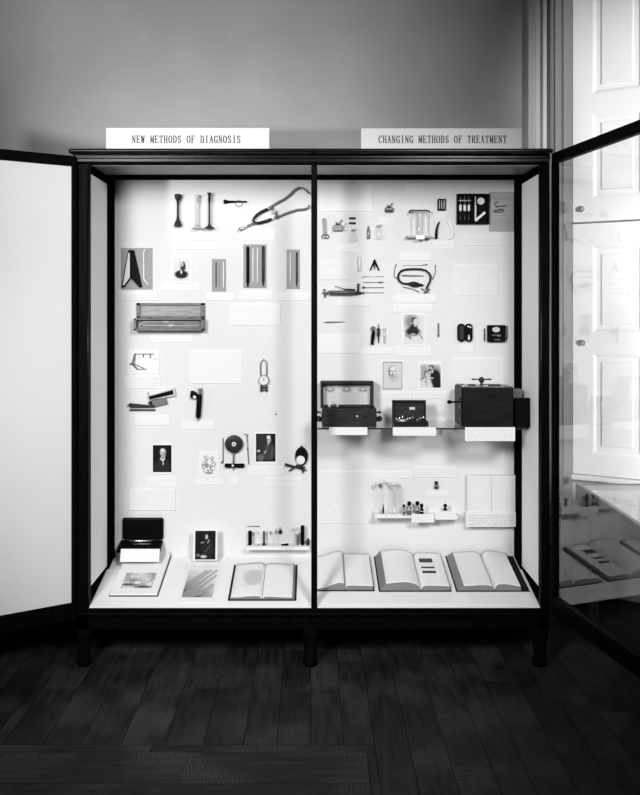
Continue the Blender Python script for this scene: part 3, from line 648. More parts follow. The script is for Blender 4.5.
thermo(223.6, 261.5, 290, ENAMEL, 'white thermometer tube at right on the shortest grey card', .8)
thermo(248, 246.5, 287, LEATH, 'black thermometer tube at the left edge of the tallest grey card', 1.5)
thermo(253, 248, 285, ENAMEL, 'left of two white thermometers on the tallest grey card', .8)
thermo(257.6, 248, 285, ENAMEL, 'right of two white thermometers on the tallest grey card', .8)
thermo(263.4, 246, 286, DARK, 'dark thermometer tube at the right edge of the tallest grey card', 1.4)
thermo(290.6, 253, 283, ENAMEL, 'white thermometer on the grey card near the centre post', .7)
thermo(296.8, 252, 287, DARK, 'dark thermometer case on the grey card near the centre post', .9)
card(206, 293.5, 235, 300.5, 'white caption under the shortest grey thermometer card')
card(239, 291, 272.5, 300, 'white caption under the tallest grey thermometer card')
card(276.5, 292.5, 309, 300.5, 'white caption under the grey thermometer card near the centre post')
card(229.5, 304, 280.5, 325, 'wide white text card right of the open wooden instrument box', name='text_card', cat='text card', group='larger text cards in the display case', t=.004)

# open wooden instrument box
e = Ex('wooden_instrument_box', 'long open wooden instrument box with pale lined lid on the back panel', 'instrument box', 171, 318)
m = e.mb()
m.box(137, 205, 303, 305.6, 0, 3, .3); m.box(137, 141, 303, 318, 0, 3, .3); m.box(201, 205, 303, 318, 0, 3, .3); m.box(137, 205, 316, 318.2, 0, 3, .3); m.box(137.5, 204.5, 303.5, 318, 0, .8)
e.part(m, 'lid', WOODM)
m = e.mb(); m.box(141.1, 200.9, 305.7, 315.9, .81, 1.6); e.part(m, 'lid_lining', WOODL, 'pale lined inside of the lid')
m = e.mb(); m.box(136, 205, 328.5, 330.5, 0, 12, .3); m.box(136, 205, 318.3, 320, 0, 12, .3); m.box(136, 138.5, 318.3, 330.5, 0, 12, .3); m.box(202.5, 205, 318.3, 330.5, 0, 12, .3); m.box(137, 204, 319, 330, 0, 6); e.part(m, 'tray', WOODM)
for a in (150, 192):
    m = e.mb(); m.box(a-3, a+3, 317.4, 319.2, 3.01, 4.2, .2); e.part(m, 'hinge', DARK)
e = Ex('cranked_probe', 'upper bright rod with a dark grip lying in the open wooden box', 'medical instrument', 170, 321.5, single=True)
e.done(rod(e, [(140.5, 327, 6.8), (142, 324, 6.6), (145, 321.8, 6.6), (164, 321.8, 6.6), (165, 321.8, 6.6), (169, 321.8, 6.6), (170, 321.8, 6.6), (200, 321.8, 6.6)], [.7, .7, .6, .6, 1.2, 1.2, .6, .5]), IVORY)
e = Ex('straight_probe', 'lower bright rod with a dark grip lying in the open wooden box', 'medical instrument', 170, 326, single=True)
e.done(rod(e, [(144, 325.4, 6.6), (169, 325.6, 6.6), (170, 325.6, 6.6), (174, 325.6, 6.6), (175, 325.6, 6.6), (200, 325.8, 6.6)], [.7, .5, 1.2, 1.2, .5, .4]), IVORY)
card(150, 335.5, 192.5, 342.5, 'white caption under the open wooden instrument box')
picture(129, 351.5, 158, 372.5, pic_apparatus, 'small white card with a dark line drawing of a jointed levered apparatus', (1, 1.5, 1.5, 1.5), cat='drawing', name='apparatus_drawing')
card(125, 375.5, 161, 388, 'white caption under the drawing of the levered apparatus', TXC, t=.004)
card(190, 350.5, 242, 383.5, 'large blank-looking white text card left of the dial instrument', name='text_card', cat='text card', group='larger text cards in the display case', t=.004)
# dial dynamometer / pulse instrument hanging from a loop
e = Ex('dial_gauge', 'white dial instrument hanging by a long wire loop, right of centre in the left bay', 'medical instrument', 264, 375)
m = e.mb(); m.tube([(261, 376, 2), (260.6, 368, 2), (261, 362, 2), (263.8, 359, 2), (266.6, 362, 2), (267, 368, 2), (266.6, 376, 2)], .5, 6); e.part(m, 'wire_loop', MID)
m = e.mb(); m.cyl((264, 380, .5), (264, 380, 4), 5.0, 28); e.part(m, 'dial_case', MID)
m = e.mb(); m.cyl((264, 380, 4.01), (264, 380, 4.4), 4.4, 28); e.part(m, 'dial_face', ENAMEL, 'white dial face')
m = e.mb(); m.box(263.8, 264.3, 376.8, 380.3, 4.41, 4.7); m.cyl((264, 380, 4.41), (264, 380, 4.9), .5, 8); e.part(m, 'pointer', DARK)
m = e.mb(); m.box(260.5, 262, 385, 391.5, .5, 3); m.box(266, 267.5, 385, 391.5, .5, 3); m.box(260.5, 267.5, 386.5, 388, .5, 3.2); m.box(262, 266, 389.5, 390.5, .5, 2.6); e.part(m, 'foot', DARK, 'dark clip foot')
# sphygmograph
e = Ex('sphygmograph', 'two-part jointed pulse recorder with a slanted dark tablet, under the apparatus drawing', 'medical instrument', 152, 399.5)
m = e.mb(); m.prism([(148.5, 395.5), (175, 387.5), (176.3, 395.5), (150, 399.5)], 1.5, 4); e.part(m, 'recording_frame', IVORY, 'pale frame')
m = e.mb(); m.prism([(149.5, 396), (173.4, 389.6), (174.2, 393.6), (150.5, 399)], 4.01, 5.2); e.part(m, 'recording_tablet', LEATH, 'dark slanted tablet')
m = e.mb(); m.prism([(151, 400.8), (166.5, 397.6), (168, 403.6), (153.5, 407)], 1, 3.2); e.part(m, 'clockwork_case', MID)
m = e.mb(); m.prism([(127.5, 404.5), (132, 403), (150, 405), (155, 404), (155.5, 407), (131, 407.5)], 1, 3.4); m.ball((151, 402.5, 3.6), 2.0); m.ball((131.5, 404.2, 3), 1.6); e.part(m, 'arm_rest', DARK)
m = e.mb(); m.box(130, 155.5, 409, 410.3, 1, 3, .2); m.tube([(148, 392, 2), (149.5, 396, 2)], .3, 5); e.part(m, 'base_bar', DARK)
card(135.5, 415.5, 170, 425, 'white caption under the jointed pulse recorder', t=.004)
e = Ex('examination_handle', 'upright black-handled instrument with a small ring lens at its top left', 'medical instrument', 198, 403)
m = e.mb(); m.lathe((200.2, 394, 3.5), (198.6, 418, 3.5), [(0, 2.3), (.1, 2.6), (.9, 2.6), (1, 1.6)], 14); e.part(m, 'handle', LEATH)
m = e.mb(); m.cyl((194.5, 395, 2), (194.5, 395, 5), 3.6, 16); m.box(191.2, 195, 390.5, 398, 2, 4.6, .4); e.part(m, 'head', LEATH)
m = e.mb(); m.cyl((195.2, 396.5, 5.01), (195.2, 396.5, 5.5), 1.6, 14); e.part(m, 'lens', ENAMEL, 'pale round lens')
m = e.mb(); m.box(199, 200, 387.5, 394, 3, 4); m.box(201.6, 202.6, 387.5, 394, 3, 4); m.box(199, 202.6, 389.5, 390.4, 3, 4); m.tube([(198.6, 418, 3.5), (198.4, 420.5, 3.5)], .6, 6); e.part(m, 'clip', MID)
card(181.5, 421.5, 214.5, 429.5, 'white caption under the upright black-handled instrument')
e = Ex('drawing_pin', 'tiny pin head alone on the blank panel above the seated portrait', 'pin', 276, 414, single=True); e.done(e.mb().lathe((276, 414, 0), (276, 414, 1.2), [(0, .3), (.5, .4), (.6, .9), (1, .5)], 10), MID)
# portraits row
picture(153, 445, 171.6, 472, pic_bearded, 'dark portrait of a bearded man in black coat with white border, left side', (1.3, 1.3, 1.3, 2))
card(147, 477, 176, 486.5, 'white caption under the dark portrait of a bearded man')
card(130, 488.5, 175.5, 510, 'white text card with grey border above the black open case', TXC, name='text_card', cat='text card', group='larger text cards in the display case', t=.005)
picture(200.5, 453, 217.5, 475, pic_figures, 'small white card with a speckled ink drawing, left of the round mirror', (1.5, 1.5, 1.5, 2), cat='drawing', name='ink_drawing')
card(195, 478, 224, 484.5, 'narrow white caption under the speckled ink drawing')
card(230, 477.5, 239.5, 484.5, 'tiny square caption under the round dark mirror')
e = Ex('throat_mirror_stand', 'dark round disc with a pale centre on a thin stem above a dark bar', 'medical instrument', 234, 452)
m = e.mb(); m.lathe((234.3, 443.5, .5), (234.3, 443.5, 5), [(0, 7), (.5, 8.9), (.8, 8.9), (.9, 8), (.7, 2)], 32); e.part(m, 'disc', DARK)
m = e.mb(); m.lathe((234.3, 443.5, 3.4), (234.3, 443.5, 5.2), [(0, 2.4), (1, 2.0)], 16); e.part(m, 'hub', ENAMEL, 'white centre ring')
m = e.mb(); m.cyl((234.3, 443.5, 5.21), (234.3, 443.5, 5.6), .8, 10); e.part(m, 'sight_hole', DARK)
m = e.mb(); m.lathe((234, 452.5, 3), (233.6, 469.5, 3), [(0, 1.8), (.1, .7), (1, .5)], 8); e.part(m, 'stem', MID)
m = e.mb(); m.lathe((225, 465, 3), (244.6, 465, 3), [(0, 1.2), (.05, 2.2), (.5, 1.9), (.95, 2.2), (1, 1.2)], 14); m.box(225.5, 244, 463.2, 466.9, 1, 3.5, .5); e.part(m, 'bar', LEATH)
m = e.mb(); m.ball((233.2, 464.6, 5.2), 1.5); e.part(m, 'screw', BRIGHT)
e = Ex('laryngeal_mirror', 'thin dark rod with a tiny round tip left of the round dark disc', 'medical instrument', 223, 450, single=True)
m = e.mb(); m.tube([(223.2, 438, 1.5), (223.2, 461, 1.5)], .45, 6); m.cyl((222.4, 462, .8), (222.4, 462, 1.8), 1.3, 12); e.done(m, MID)
e = Ex('laryngeal_mirror', 'thin dark rod with a cross piece between the round disc and the seated portrait', 'medical instrument', 247.5, 449, single=True)
m = e.mb(); m.tube([(247, 434, 1.5), (248.8, 464, 1.5)], .45, 6); m.tube([(244, 433.6, 1.5), (248.6, 434.8, 1.5)], .4, 6); m.ball((247.8, 449, 1.6), .9); e.done(m, MID)
picture(256, 433.5, 275.5, 461.5, pic_seated, 'dark portrait of a white-haired person seated in robes, near the round disc', (1.2, 1.2, 1.4, 2.4))
card(248.5, 466, 283.5, 475, 'upper white caption under the dark seated portrait')
card(265, 477, 301.5, 486, 'lower right white caption between the seated portrait and head mirror', TXC)
e = Ex('head_mirror', 'black oval head mirror with a pale round glass and crossed dark clamps', 'medical instrument', 299, 460)
m = e.mb()
poly = [(301.5+6.4*math.cos(a*math.pi/14), 456+9.3*math.sin(a*math.pi/14)) for a in range(28)]; m.prism(poly, 1, 2.6); e.part(m, 'eye_shield', LEATH, 'black oval shield')
m = e.mb(); m.cyl((300.6, 459.5, 2.61), (300.6, 459.5, 3.6), 4.3, 24); e.part(m, 'mirror', ENAMEL, 'pale round mirror')
m = e.mb(); m.tube([(285, 464, 2.4), (290, 465.5, 2.4), (296, 466.5, 3.2), (306, 470, 2.4)], [1.6, 1.5, 1, .8], 8); m.tube([(289, 470.5, 3), (297, 465, 3.4)], .8, 6); m.tube([(301, 463.5, 3), (303, 472.5, 3)], .7, 6); m.tube([(296, 464.5, 4), (305, 467, 4)], 1.0, 6); e.part(m, 'clamp', DARK)
m = e.mb(); m.ball((301.5, 446.6, 2), 1.3); e.part(m, 'stud', DARK)

# small shelf with vials, left bay
def small_shelf(x0, x1, yt, yb, depth, label, d=DB):
    e = Ex('small_wall_shelf', label, 'shelf', (x0+x1)/2, yb, d, single=True)
    m = e.mb(); m.box(x0, x1, yt, yb, 0, depth, .3); return e.done(m, PAPER)
KS = 4.10/F
small_shelf(247, 309.3, 543.2, 546.6, 13, 'small narrow white shelf for vials, lower right of the left bay')
def onshelf(name, label, cat, cx, y, fn, m_, d=4.102, group=None):
    e = Ex(name, label, cat, cx, y, d, group=group, single=True); m = e.mb(); fn(m); return e.done(m, m_)
YB = 543.05
def vial(cx, r, top, mm, label, name='vial', cat='vial', yb=None, d=4.118, cap=None, prof=None, group=None):
    yb = yb if yb is not None else EYE_Y(d)
    e = Ex(name, label, cat, cx, yb, d, group=group)
    H = yb-top
    m = e.mb(); m.lathe((cx, yb, 0), (cx, top, 0), prof or [(0, r*.9), (.03, r), (.8, r), (.88, r*.75), (1, r*.75)], 14); e.part(m, 'body', mm)
    if cap: m = e.mb(); m.cyl((cx, top+H*.03, 0), (cx, top-H*.16, 0), r*.8, 12); e.part(m, 'stopper', cap)
    return e
ZSH = EYE-(543.2-CY)/F*DB     # top of the small shelf
def EYE_Y(d, z=None): return CY+(EYE-(ZSH if z is None else z))/d*F-.0
TUBE = [(0, .7), (.05, 1), (.97, 1), (1, .9)]
def tprof(r): return [(t, r*q) for t, q in TUBE]
vial(250, 2.0, 531, BLACK, 'short black tube at the left end of the small vial shelf', prof=tprof(1.9), name='black_tube', cat='tube')
vial(255.3, 1.2, 532.5, GLASST, 'clear glass vial right of the short black tube', cap=ENAMEL)
vial(264, 1.1, 531, DARK, 'slim dark tube standing on a round foot, on the small vial shelf', prof=[(0, 2.2), (.1, 2.2), (.13, 1.0), (.95, 1.0), (1, .8)], name='stand_tube', cat='tube')
vial(267.8, 1.1, 532, GLASST, 'clear glass vial right of the slim dark tube', cap=IVORY)
vial(273.5, 2.2, 532, GLASST, 'wide clear glass vial near the middle of the small shelf', cap=ENAMEL)
vial(278, 1.4, 529, GLASST, 'tall clear glass vial left of the small dark disc', cap=ENAMEL)
e = Ex('dark_disc', 'small dark round disc fixed above the middle of the vial shelf', 'disc', 280.3, 532, single=True); e.done(e.mb().lathe((280.3, 532, 0), (280.3, 532, 1.6), [(0, 2.2), (.6, 2.2), (1, 1.6)], 20), DARK)
vial(292, 1.1, 529, GLASST, 'left of two tall clear vials near the right end of the small shelf', cap=ENAMEL)
vial(294.6, 1.1, 529, GLASST, 'right of two tall clear vials near the right end of the small shelf', cap=ENAMEL)
vial(297.6, 1.4, 533.5, MID, 'grey stoppered bottle left of the tall black tube', cap=ENAMEL, name='small_bottle', cat='bottle')
vial(302.6, 2.0, 525.5, BLACK, 'tall black tube at the right end of the small vial shelf', prof=tprof(1.9), name='black_tube', cat='tube')
vial(308, 1.9, 538.5, DARK, 'squat dark jar beside the centre post', name='small_jar', cat='jar', prof=[(0, 1.5), (.1, 1.9), (.7, 1.9), (.8, 1.1), (1, 1.2)])
ys = EYE_Y(4.112)
onshelf('small_slab', 'small dark oblong slab lying on the vial shelf below the disc', 'slab', 284.5, ys, lambda m: m.prism([(281.2, ys-1.0), (281.2, ys-.0), (288.4, ys-.0), (288.4, ys-2.0)], -1, 1), LEATH, 4.112)
onshelf('small_pellet', 'tiny dark pellet at the far left end of the vial shelf', 'pellet', 247.8, ys, lambda m: m.ball((248.4, ys-.6, 0), .6, (1.6, 1, 1)), DARK, 4.112)
onshelf('small_pellet', 'tiny dark pellet lying between the first clear vial and the stand tube', 'pellet', 257.5, ys, lambda m: m.ball((258.5, ys-.5, 0), .5, (2.2, 1, 1)), DARK, 4.112)
e = Ex('needle', 'thin dark needle fixed level above the left end of the vial shelf', 'needle', 254, 526.3, single=True); e.done(rod(e, [(246.5, 526.6, .5), (255, 526.3, .5), (259.5, 526.2, .5)], [.2, .4, .45], 6), DARK)

# ------------------------------------------------------------------ right bay, hung on the back panel
TC = dict(name='text_card', cat='text card', group='larger text cards in the display case', t=.004)
card(320.3, 184.3, 372, 211.5, 'wide white text card at the top left of the right bay', **TC)
card(405.5, 183.5, 423.5, 190, 'tiny caption alone at the top centre of the right bay', TXC)
def inhaler(cx, cy, s, label, mm):
    e = Ex('spring_lancet', label, 'medical instrument', cx, cy)
    m = e.mb(); m.box(cx-5*s, cx+5*s, cy-1.5*s, cy+4.2*s, .5, 4.5, .5); e.part(m, 'body', mm)
    m = e.mb(); m.box(cx-4.4*s, cx+4.4*s, cy+.2*s, cy+1.1*s, 4.51, 5); e.part(m, 'label_band', MID)
    m = e.mb(); m.box(cx-2.4*s, cx+2*s, cy-3.2*s, cy-1.51*s, 1, 3.6, .3); m.tube([(cx+1*s, cy-3*s, 2.5), (cx+4.2*s, cy-7*s, 3)], .5, 6); m.tube([(cx-.5*s, cy-3*s, 2.5), (cx-2*s, cy-5*s, 3)], .4, 6); e.part(m, 'trigger', DARK)
inhaler(388.8, 209, .8, 'small dark boxy spring instrument with a raised lever, alone above a caption', DARK)
inhaler(337.8, 227, 1.0, 'grey boxy spring instrument with a raised lever, between spoon and bottle', MID)
card(379, 218.5, 393.5, 224.5, 'tiny caption under the small dark spring instrument', TXC)
e = Ex('metal_spoon', 'grey flat handled instrument with two small rings at its foot', 'medical instrument', 325, 229)
m = e.mb(); m.prism([(322.4, 219.5), (323.2, 218.3), (324.9, 218.3), (325.7, 219.5), (326.6, 234), (323.4, 234)], .5, 2); e.part(m, 'handle', MID)
for cx in (323.6, 327):
    m = e.mb(); m.tube([(cx+1.7*math.cos(a*.52), 236.6+1.9*math.sin(a*.52), 1.4) for a in range(12)], .6, 6, True); e.part(m, 'ring', MID)
for cy, w in ((218.3, 'upper'), (223.2, 'lower')):
    e = Ex('dark_capsule', w+' of two small dark capsules above the little glass bottle', 'capsule', 352.3, cy, single=True); e.done(e.mb().lathe((348.8, cy, 1.2), (355.8, cy, 1.2), [(0, .4), (.08, 1.0), (.92, 1.0), (1, .4)], 10), DARK)
def wallbottle(cx, y0, y1, r, label, mm=GLASST, cap=IVORY, name='glass_bottle'):
    e = Ex(name, label, 'bottle', cx, (y0+y1)/2)
    m = e.mb(); m.lathe((cx, y1, r), (cx, y0+(y1-y0)*.12, r), [(0, r*.9), (.04, r), (.72, r), (.84, r*.5), (1, r*.5)], 16); e.part(m, 'body', mm)
    m = e.mb(); m.cyl((cx, y0+(y1-y0)*.12-.05, r), (cx, y0, r), r*.6, 12); e.part(m, 'stopper', cap)
wallbottle(353.8, 229, 241, 3.6, 'little clear glass bottle under two dark capsules')
wallbottle(345.7, 223, 231, 1.6, 'tiny clear bottle touching the right side of the grey spring instrument', cap=ENAMEL)
wallbottle(368.3, 225.5, 239, 1.5, 'narrow glass bottle with grey contents right of the little glass bottle', mm=MID)
wallbottle(378.5, 225, 239, 3.6, 'wide clear bottle right of the narrow bottle with grey contents')
card(338, 245, 357, 252, 'faint white caption under the grey spring instrument')
# lens apparatus
e = Ex('glass_drum_instrument', 'clear glass drum with a dark rounded rim on a pale stand, centre top', 'medical instrument', 418.5, 225)
m = e.mb(); m.tube([(409.5, 213.8, 7), (408.8, 212.6, 7), (409.6, 211.5, 7), (412, 211.2, 7), (425, 211.2, 7), (428, 211.8, 7), (428.6, 212.8, 7), (427.8, 213.8, 7)], [1.2, 1.2, 1.1, .8, .7, .7, .6, .5], 8); e.part(m, 'rim', DARK, 'dark rim')
m = e.mb(); m.lathe((418.5, 214, 7.6), (418.5, 235, 7.6), [(0, 7.2), (.2, 7.2), (.25, 5.6), (.95, 5.6), (1, 6)], 24); e.part(m, 'drum', GLASST, 'clear glass drum')
for cx in (413, 424): m = e.mb(); m.box(cx-.35, cx+.35, 214, 236, 9, 9.8); e.part(m, 'rod', ENAMEL)
m = e.mb(); m.box(405.5, 431, 236.5, 238.5, .5, 8, .3); e.part(m, 'stand', MID)
m = e.mb(); m.box(414.7, 423.6, 235.8, 240.2, 8.01, 10, .3); e.part(m, 'tag_plate', ENAMEL, 'white plate')
card(399, 253.5, 430.5, 260.5, 'white caption under the glass drum instrument', t=.004)
e = Ex('small_dark_box', 'small dark ribbed box fixed above the curved dark strip', 'box', 441.3, 205)
m = e.mb(); m.box(437.3, 445.4, 199, 210.8, 0, 3, .8); e.part(m, 'case', LEATH)
for x in (439, 441.3, 443.6): m = e.mb(); m.box(x-.4, x+.4, 200.5, 209.5, 3.01, 3.6, .1); e.part(m, 'rib', MID)
card(437, 213, 446.5, 219.5, 'tiny faint caption under the small dark ribbed box')
e = Ex('curved_bone_plate', 'curved black strip like a boat rib, left of a white crescent', 'medical instrument', 436.2, 231, single=True)
m = e.mb(); pts = [(438.8, 221.5), (436.6, 225), (435.4, 229.5), (434.8, 234), (434.8, 239), (437, 239), (437.2, 234), (437.4, 229), (438.4, 225), (439.4, 222.2)]; m.prism(pts, .5, 2.4); e.done(m, LEATH)
e = Ex('white_crescent', 'translucent white crescent right of the curved black strip', 'medical instrument', 450, 231, single=True)
m = e.mb(); m.prism([(446.5, 221.8), (449.5, 226), (451.2, 231), (450.5, 236), (448.5, 239.5), (451.5, 238.6), (453, 234), (452.8, 228), (450, 222.6)], .5, 2.2); e.done(m, ENAMEL)
card(432.5, 241.5, 454, 249, 'white caption under the curved strip and the white crescent')
# syringe case
e = Ex('syringe_case', 'black open instrument case with silver syringes, upper right of the right bay', 'instrument case', 472, 209.5)
m = e.mb(); m.box(456.3, 471.8, 194.3, 224.5, 0, 1.2); m.box(456.3, 457.6, 194.3, 224.5, 1.2, 5, .2); m.box(470.6, 471.8, 194.3, 224.5, 1.2, 5, .2); m.box(457.6, 470.6, 194.3, 195.8, 1.2, 5, .2); m.box(457.6, 470.6, 223, 224.5, 1.2, 5, .2); e.part(m, 'tray', LEATH)
m = e.mb(); m.box(472.3, 488.2, 194.3, 224.5, 0, 1.2); m.box(472.3, 473.5, 194.3, 224.5, 1.2, 5, .2); m.box(487, 488.2, 194.3, 224.5, 1.2, 5, .2); m.box(473.5, 487, 194.3, 195.8, 1.2, 5, .2); m.box(473.5, 487, 223, 224.5, 1.2, 5, .2); e.part(m, 'lid', LEATH)
m = e.mb(); m.box(458, 470.2, 200.6, 201.8, 4.2, 5.2, .2); e.part(m, 'retaining_strap', MID)
for cx, w in ((460, 'left of three syringes in the open black case'), (464.3, 'middle of three syringes in the open black case'), (468.5, 'right of three syringes in the open black case')):
    e = Ex('syringe', w, 'syringe', cx, 210)
    m = e.mb(); m.lathe((cx, 205, 2.6), (cx, 211.5, 2.6), [(0, 1.1), (.1, 1.4), (.9, 1.4), (1, 1.1)], 12); e.part(m, 'barrel', ENAMEL, 'white barrel')
    m = e.mb(); m.tube([(cx, 196.5, 2.6), (cx, 205, 2.6)], .6, 8); e.part(m, 'plunger', MID)
    m = e.mb(); m.lathe((cx, 211.5, 2.6), (cx, 221.5, 2.6), [(0, 1.2), (.9, 1.2), (1, .8)], 12); e.part(m, 'lower_tube', DARK)
e = Ex('round_disc', 'pale round disc in the lid of the open black case', 'disc', 480.5, 201.3, single=True); e.done(e.mb().cyl((480.5, 201.3, 1.25), (480.5, 201.3, 2.2), 3.5, 28), PAPER2)
e = Ex('jointed_probe', 'white bent rule-like probe forming a V in the lid of the black case', 'medical instrument', 478, 213, single=True)
m = e.mb(); m.box(473.9, 475.9, 205.5, 221, 1.25, 2.4, .2); m.box(474.2, 475.6, 196.5, 205.4, 1.25, 2.0, .2); m.prism([(474, 220), (475.4, 222), (485.3, 213.6), (483.9, 211.6)], 2.41, 3.2); e.done(m, ENAMEL)
picture(489.6, 192.4, 513.2, 231, pic_handwriting, 'grey handwritten sheet hanging right of the open black syringe case', (.5, .5, .5, .5), cat='manuscript', name='handwritten_sheet', paper=GREYCARD, t=.002)
card(464, 235.3, 501.3, 245.3, 'white caption under the open black syringe case', TXC, t=.005)
card(454, 264.2, 497.3, 295.8, 'white text card with four margins, right side above the black cases', TXC, **TC)
card(318, 261, 350, 279.8, 'grey-lined text card next to the centre post, above the aspirating syringe', TXC, paper=PAPER2, **TC)
thermo(359.3, 256.5, 271.5, ENAMEL, 'short thick white tube standing left of the black compass-like tripod', 1.5, 'white_tube')
e = Ex('trocar_tripod', 'small black A-shaped tripod of three points', 'medical instrument', 374.4, 266)
for a, b, r in (((374.4, 261, 2), (370, 270.6, 1.2), .95), ((374.4, 261, 2), (379, 270.6, 1.2), .95), ((374.4, 261, 2.5), (374.4, 269.5, 2.5), .5)):
    m = e.mb(); m.tube([a, b], [r, r*.7], 8); e.part(m, 'leg', LEATH)
m = e.mb(); m.ball((374.4, 260.6, 2.2), 1.1); e.part(m, 'joint', LEATH)
for y, w, mm in ((276.6, 'topmost, faintest of four level needles under the tripod', BRIGHT), (282.4, 'second of four level needles, dark near its right end', MID), (287.6, 'third of four level needles, with a dark hub at left', DARK), (292.8, 'lowest of four level needles, in line with the syringe', MID)):
    e = Ex('hollow_needle', w, 'needle', 373, y)
    m = e.mb(); m.tube([(363.5, y, 1), (384, y, 1)], .3, 6); e.part(m, 'shaft', mm)
    m = e.mb()
    if 'second' in w: m.cyl((378.5, y, 1), (382, y, 1), .8, 8)
    else: m.lathe((362.2, y, 1), (364.8, y, 1), [(0, .7), (.5, 1.3), (1, .5)], 8)
    e.part(m, 'hub', mm)
e = Ex('aspirating_syringe', 'large dark horizontal syringe with a side handle, near the centre post', 'syringe', 343, 292)
m = e.mb(); m.lathe((329, 293, 3), (355, 293, 3), [(0, 1.4), (.03, 2.5), (.97, 2.5), (1, 1.5)], 14); e.part(m, 'barrel', MID)
m = e.mb(); m.box(330, 354, 292.6, 294.6, 5.0, 6.0, .2); e.part(m, 'scale_plate', DARK)
m = e.mb(); m.tube([(322, 292.8, 3), (329, 293, 3)], .7, 8); m.tube([(324.2, 288.8, 3), (325, 297.5, 3)], .8, 8); m.tube([(326, 295, 3), (328.6, 290.6, 3)], .6, 6); e.part(m, 'plunger', MID)
m = e.mb(); m.tube([(334.5, 286, 3), (343, 288.8, 3), (346, 289.4, 3), (355, 289.8, 3)], [.3, .4, .8, .8], 6); e.part(m, 'side_tube', DARK)
m = e.mb(); m.cyl((355, 293, 3), (361.5, 293, 3), 1.2, 10); m.cyl((358.2, 293, 3), (358.2, 283.5, 3), 1.0, 10); m.ball((357, 293, 3.2), 1.9); e.part(m, 'valve', DARK)
card(336.5, 299.5, 368, 306.6, 'white caption under the large horizontal syringe', t=.004)
# hose loop
e = Ex('rubber_hose', 'black rubber hose coiled in a rounded loop with a thick bulb', 'hose', 414, 277)
P = [(402, 283.3), (399, 281), (397.8, 277.5), (398.5, 274), (401, 271), (405, 269.6), (412, 269.2), (420, 269.3), (425.5, 270.6), (429, 273.6), (430.5, 277.5), (429.6, 281.6), (427.6, 285.6), (426, 289)]
m = e.mb(); m.tube([(x, y, 2.2) for x, y in P], 1.05, 8); e.part(m, 'hose', RUBBER)
m = e.mb(); m.lathe((402, 283.4, 3.0), (423, 285.2, 3.0), [(0, .8), (.25, 1.0), (.45, 2.6), (.65, 2.7), (.85, 1.2), (1, .8)], 12); e.part(m, 'bulb', RUBBER)
m = e.mb(); m.tube([(403, 287, 1), (414, 289.6, 1), (419, 292.3, 1)], .5, 6); m.tube([(424, 293, 2), (429, 289, 2)], 1.1, 8); m.tube([(421, 288.6, 2), (428.6, 292.6, 2)], .6, 6); e.part(m, 'nozzle', MID)
e = Ex('steel_rod', 'dark rod lying inside the loop of the rubber hose', 'rod', 412, 275.8, single=True); e.done(rod(e, [(402, 275.6, .9), (414, 275.9, .9), (423.5, 276, .9)], [.8, .8, .4]), MID)
e = Ex('thin_probe', 'thin probe lying level above the loop of the rubber hose', 'rod', 412, 265.3, single=True); e.done(rod(e, [(402, 265.6, .6), (421, 265.4, .6), (423, 265.2, .6), (427.5, 264.6, .6)], [.15, .25, .6, .5]), MID)
e = Ex('forceps', 'thin bright curved wire standing left of the rubber hose loop', 'medical instrument', 395, 272, single=True); e.done(rod(e, [(396.2, 264, .8), (394.4, 270, .8), (393.8, 276, .8), (397, 279, .8)], .4), MID)
e = Ex('forceps', 'thin bright curved wire standing right of the rubber hose loop', 'medical instrument', 434, 273, single=True); e.done(rod(e, [(435.2, 265, .8), (435.2, 272, .8), (432.6, 279.5, .8)], .4), MID)
card(393.8, 295.6, 436, 302.8, 'upper of two white captions under the rubber hose', t=.004)
card(392.6, 304.6, 432, 312, 'lower of two white captions under the rubber hose', t=.004)
e = Ex('scalpel', 'small dark scalpel lying level above the faint text card', 'scalpel', 335, 322.3, single=True); e.done(rod(e, [(324, 322.5, .9), (328, 322.3, .9), (333, 322.2, .9), (345.5, 321.8, .9)], [.3, .9, .8, .25]), MID)
card(317.8, 335, 359, 353, 'white text card next to the centre post under the dark scalpel', **TC)
# small bottle group
e = Ex('leather_sheath', 'dark upright sheath with a round head, left of two thin grey instruments', 'sheath', 372.5, 335)
m = e.mb(); m.lathe((373.4, 331, 3), (371.8, 344.5, 3), [(0, 1.6), (.3, 1.9), (1, 1.4)], 12); e.part(m, 'sheath', LEATH)
m = e.mb(); m.ball((372.8, 328.5, 3), 2.5); e.part(m, 'head', MID)
e = Ex('slim_syringe', 'slim dark upright syringe right of the leather sheath', 'syringe', 378.3, 333, single=True); e.done(e.mb().lathe((378.3, 324, 2.2), (378.3, 343, 2.2), [(0, .3), (.2, .4), (.25, 1.5), (.6, 1.5), (.65, .8), (1, .3)], 10), DARK)
e = Ex('glass_plunger', 'pale jointed rod upright right of the slim dark syringe', 'medical instrument', 384, 335, single=True); e.done(e.mb().lathe((384.2, 328, 1.8), (384.2, 343, 1.8), [(0, 1.3), (.15, 1.3), (.2, .5), (.4, .5), (.45, 1.3), (.6, 1.2), (.65, .5), (.9, 1.0), (1, .5)], 10), IVORY)
card(361, 348.5, 393, 354.5, 'thin white caption under the leather sheath and slim syringe')
picture(403.5, 314.5, 424, 344, pic_woman, 'pale vignette portrait of an old person seated in a black dress', (1.5, 1.5, 1.5, 2))
card(395.5, 346.8, 431, 356, 'white caption under the portrait in a black dress')
e = Ex('twisted_probe', 'short knotted grey rod upright right of the portrait in a black dress', 'medical instrument', 438.2, 330.5, single=True); e.done(e.mb().lathe((438.2, 323, 1.2), (438.2, 337, 1.2), [(0, .5), (.1, .9), (.2, .5), (.35, .9), (.45, .5), (.6, .9), (.7, .5), (.85, 1.1), (1, .5)], 10), MID)
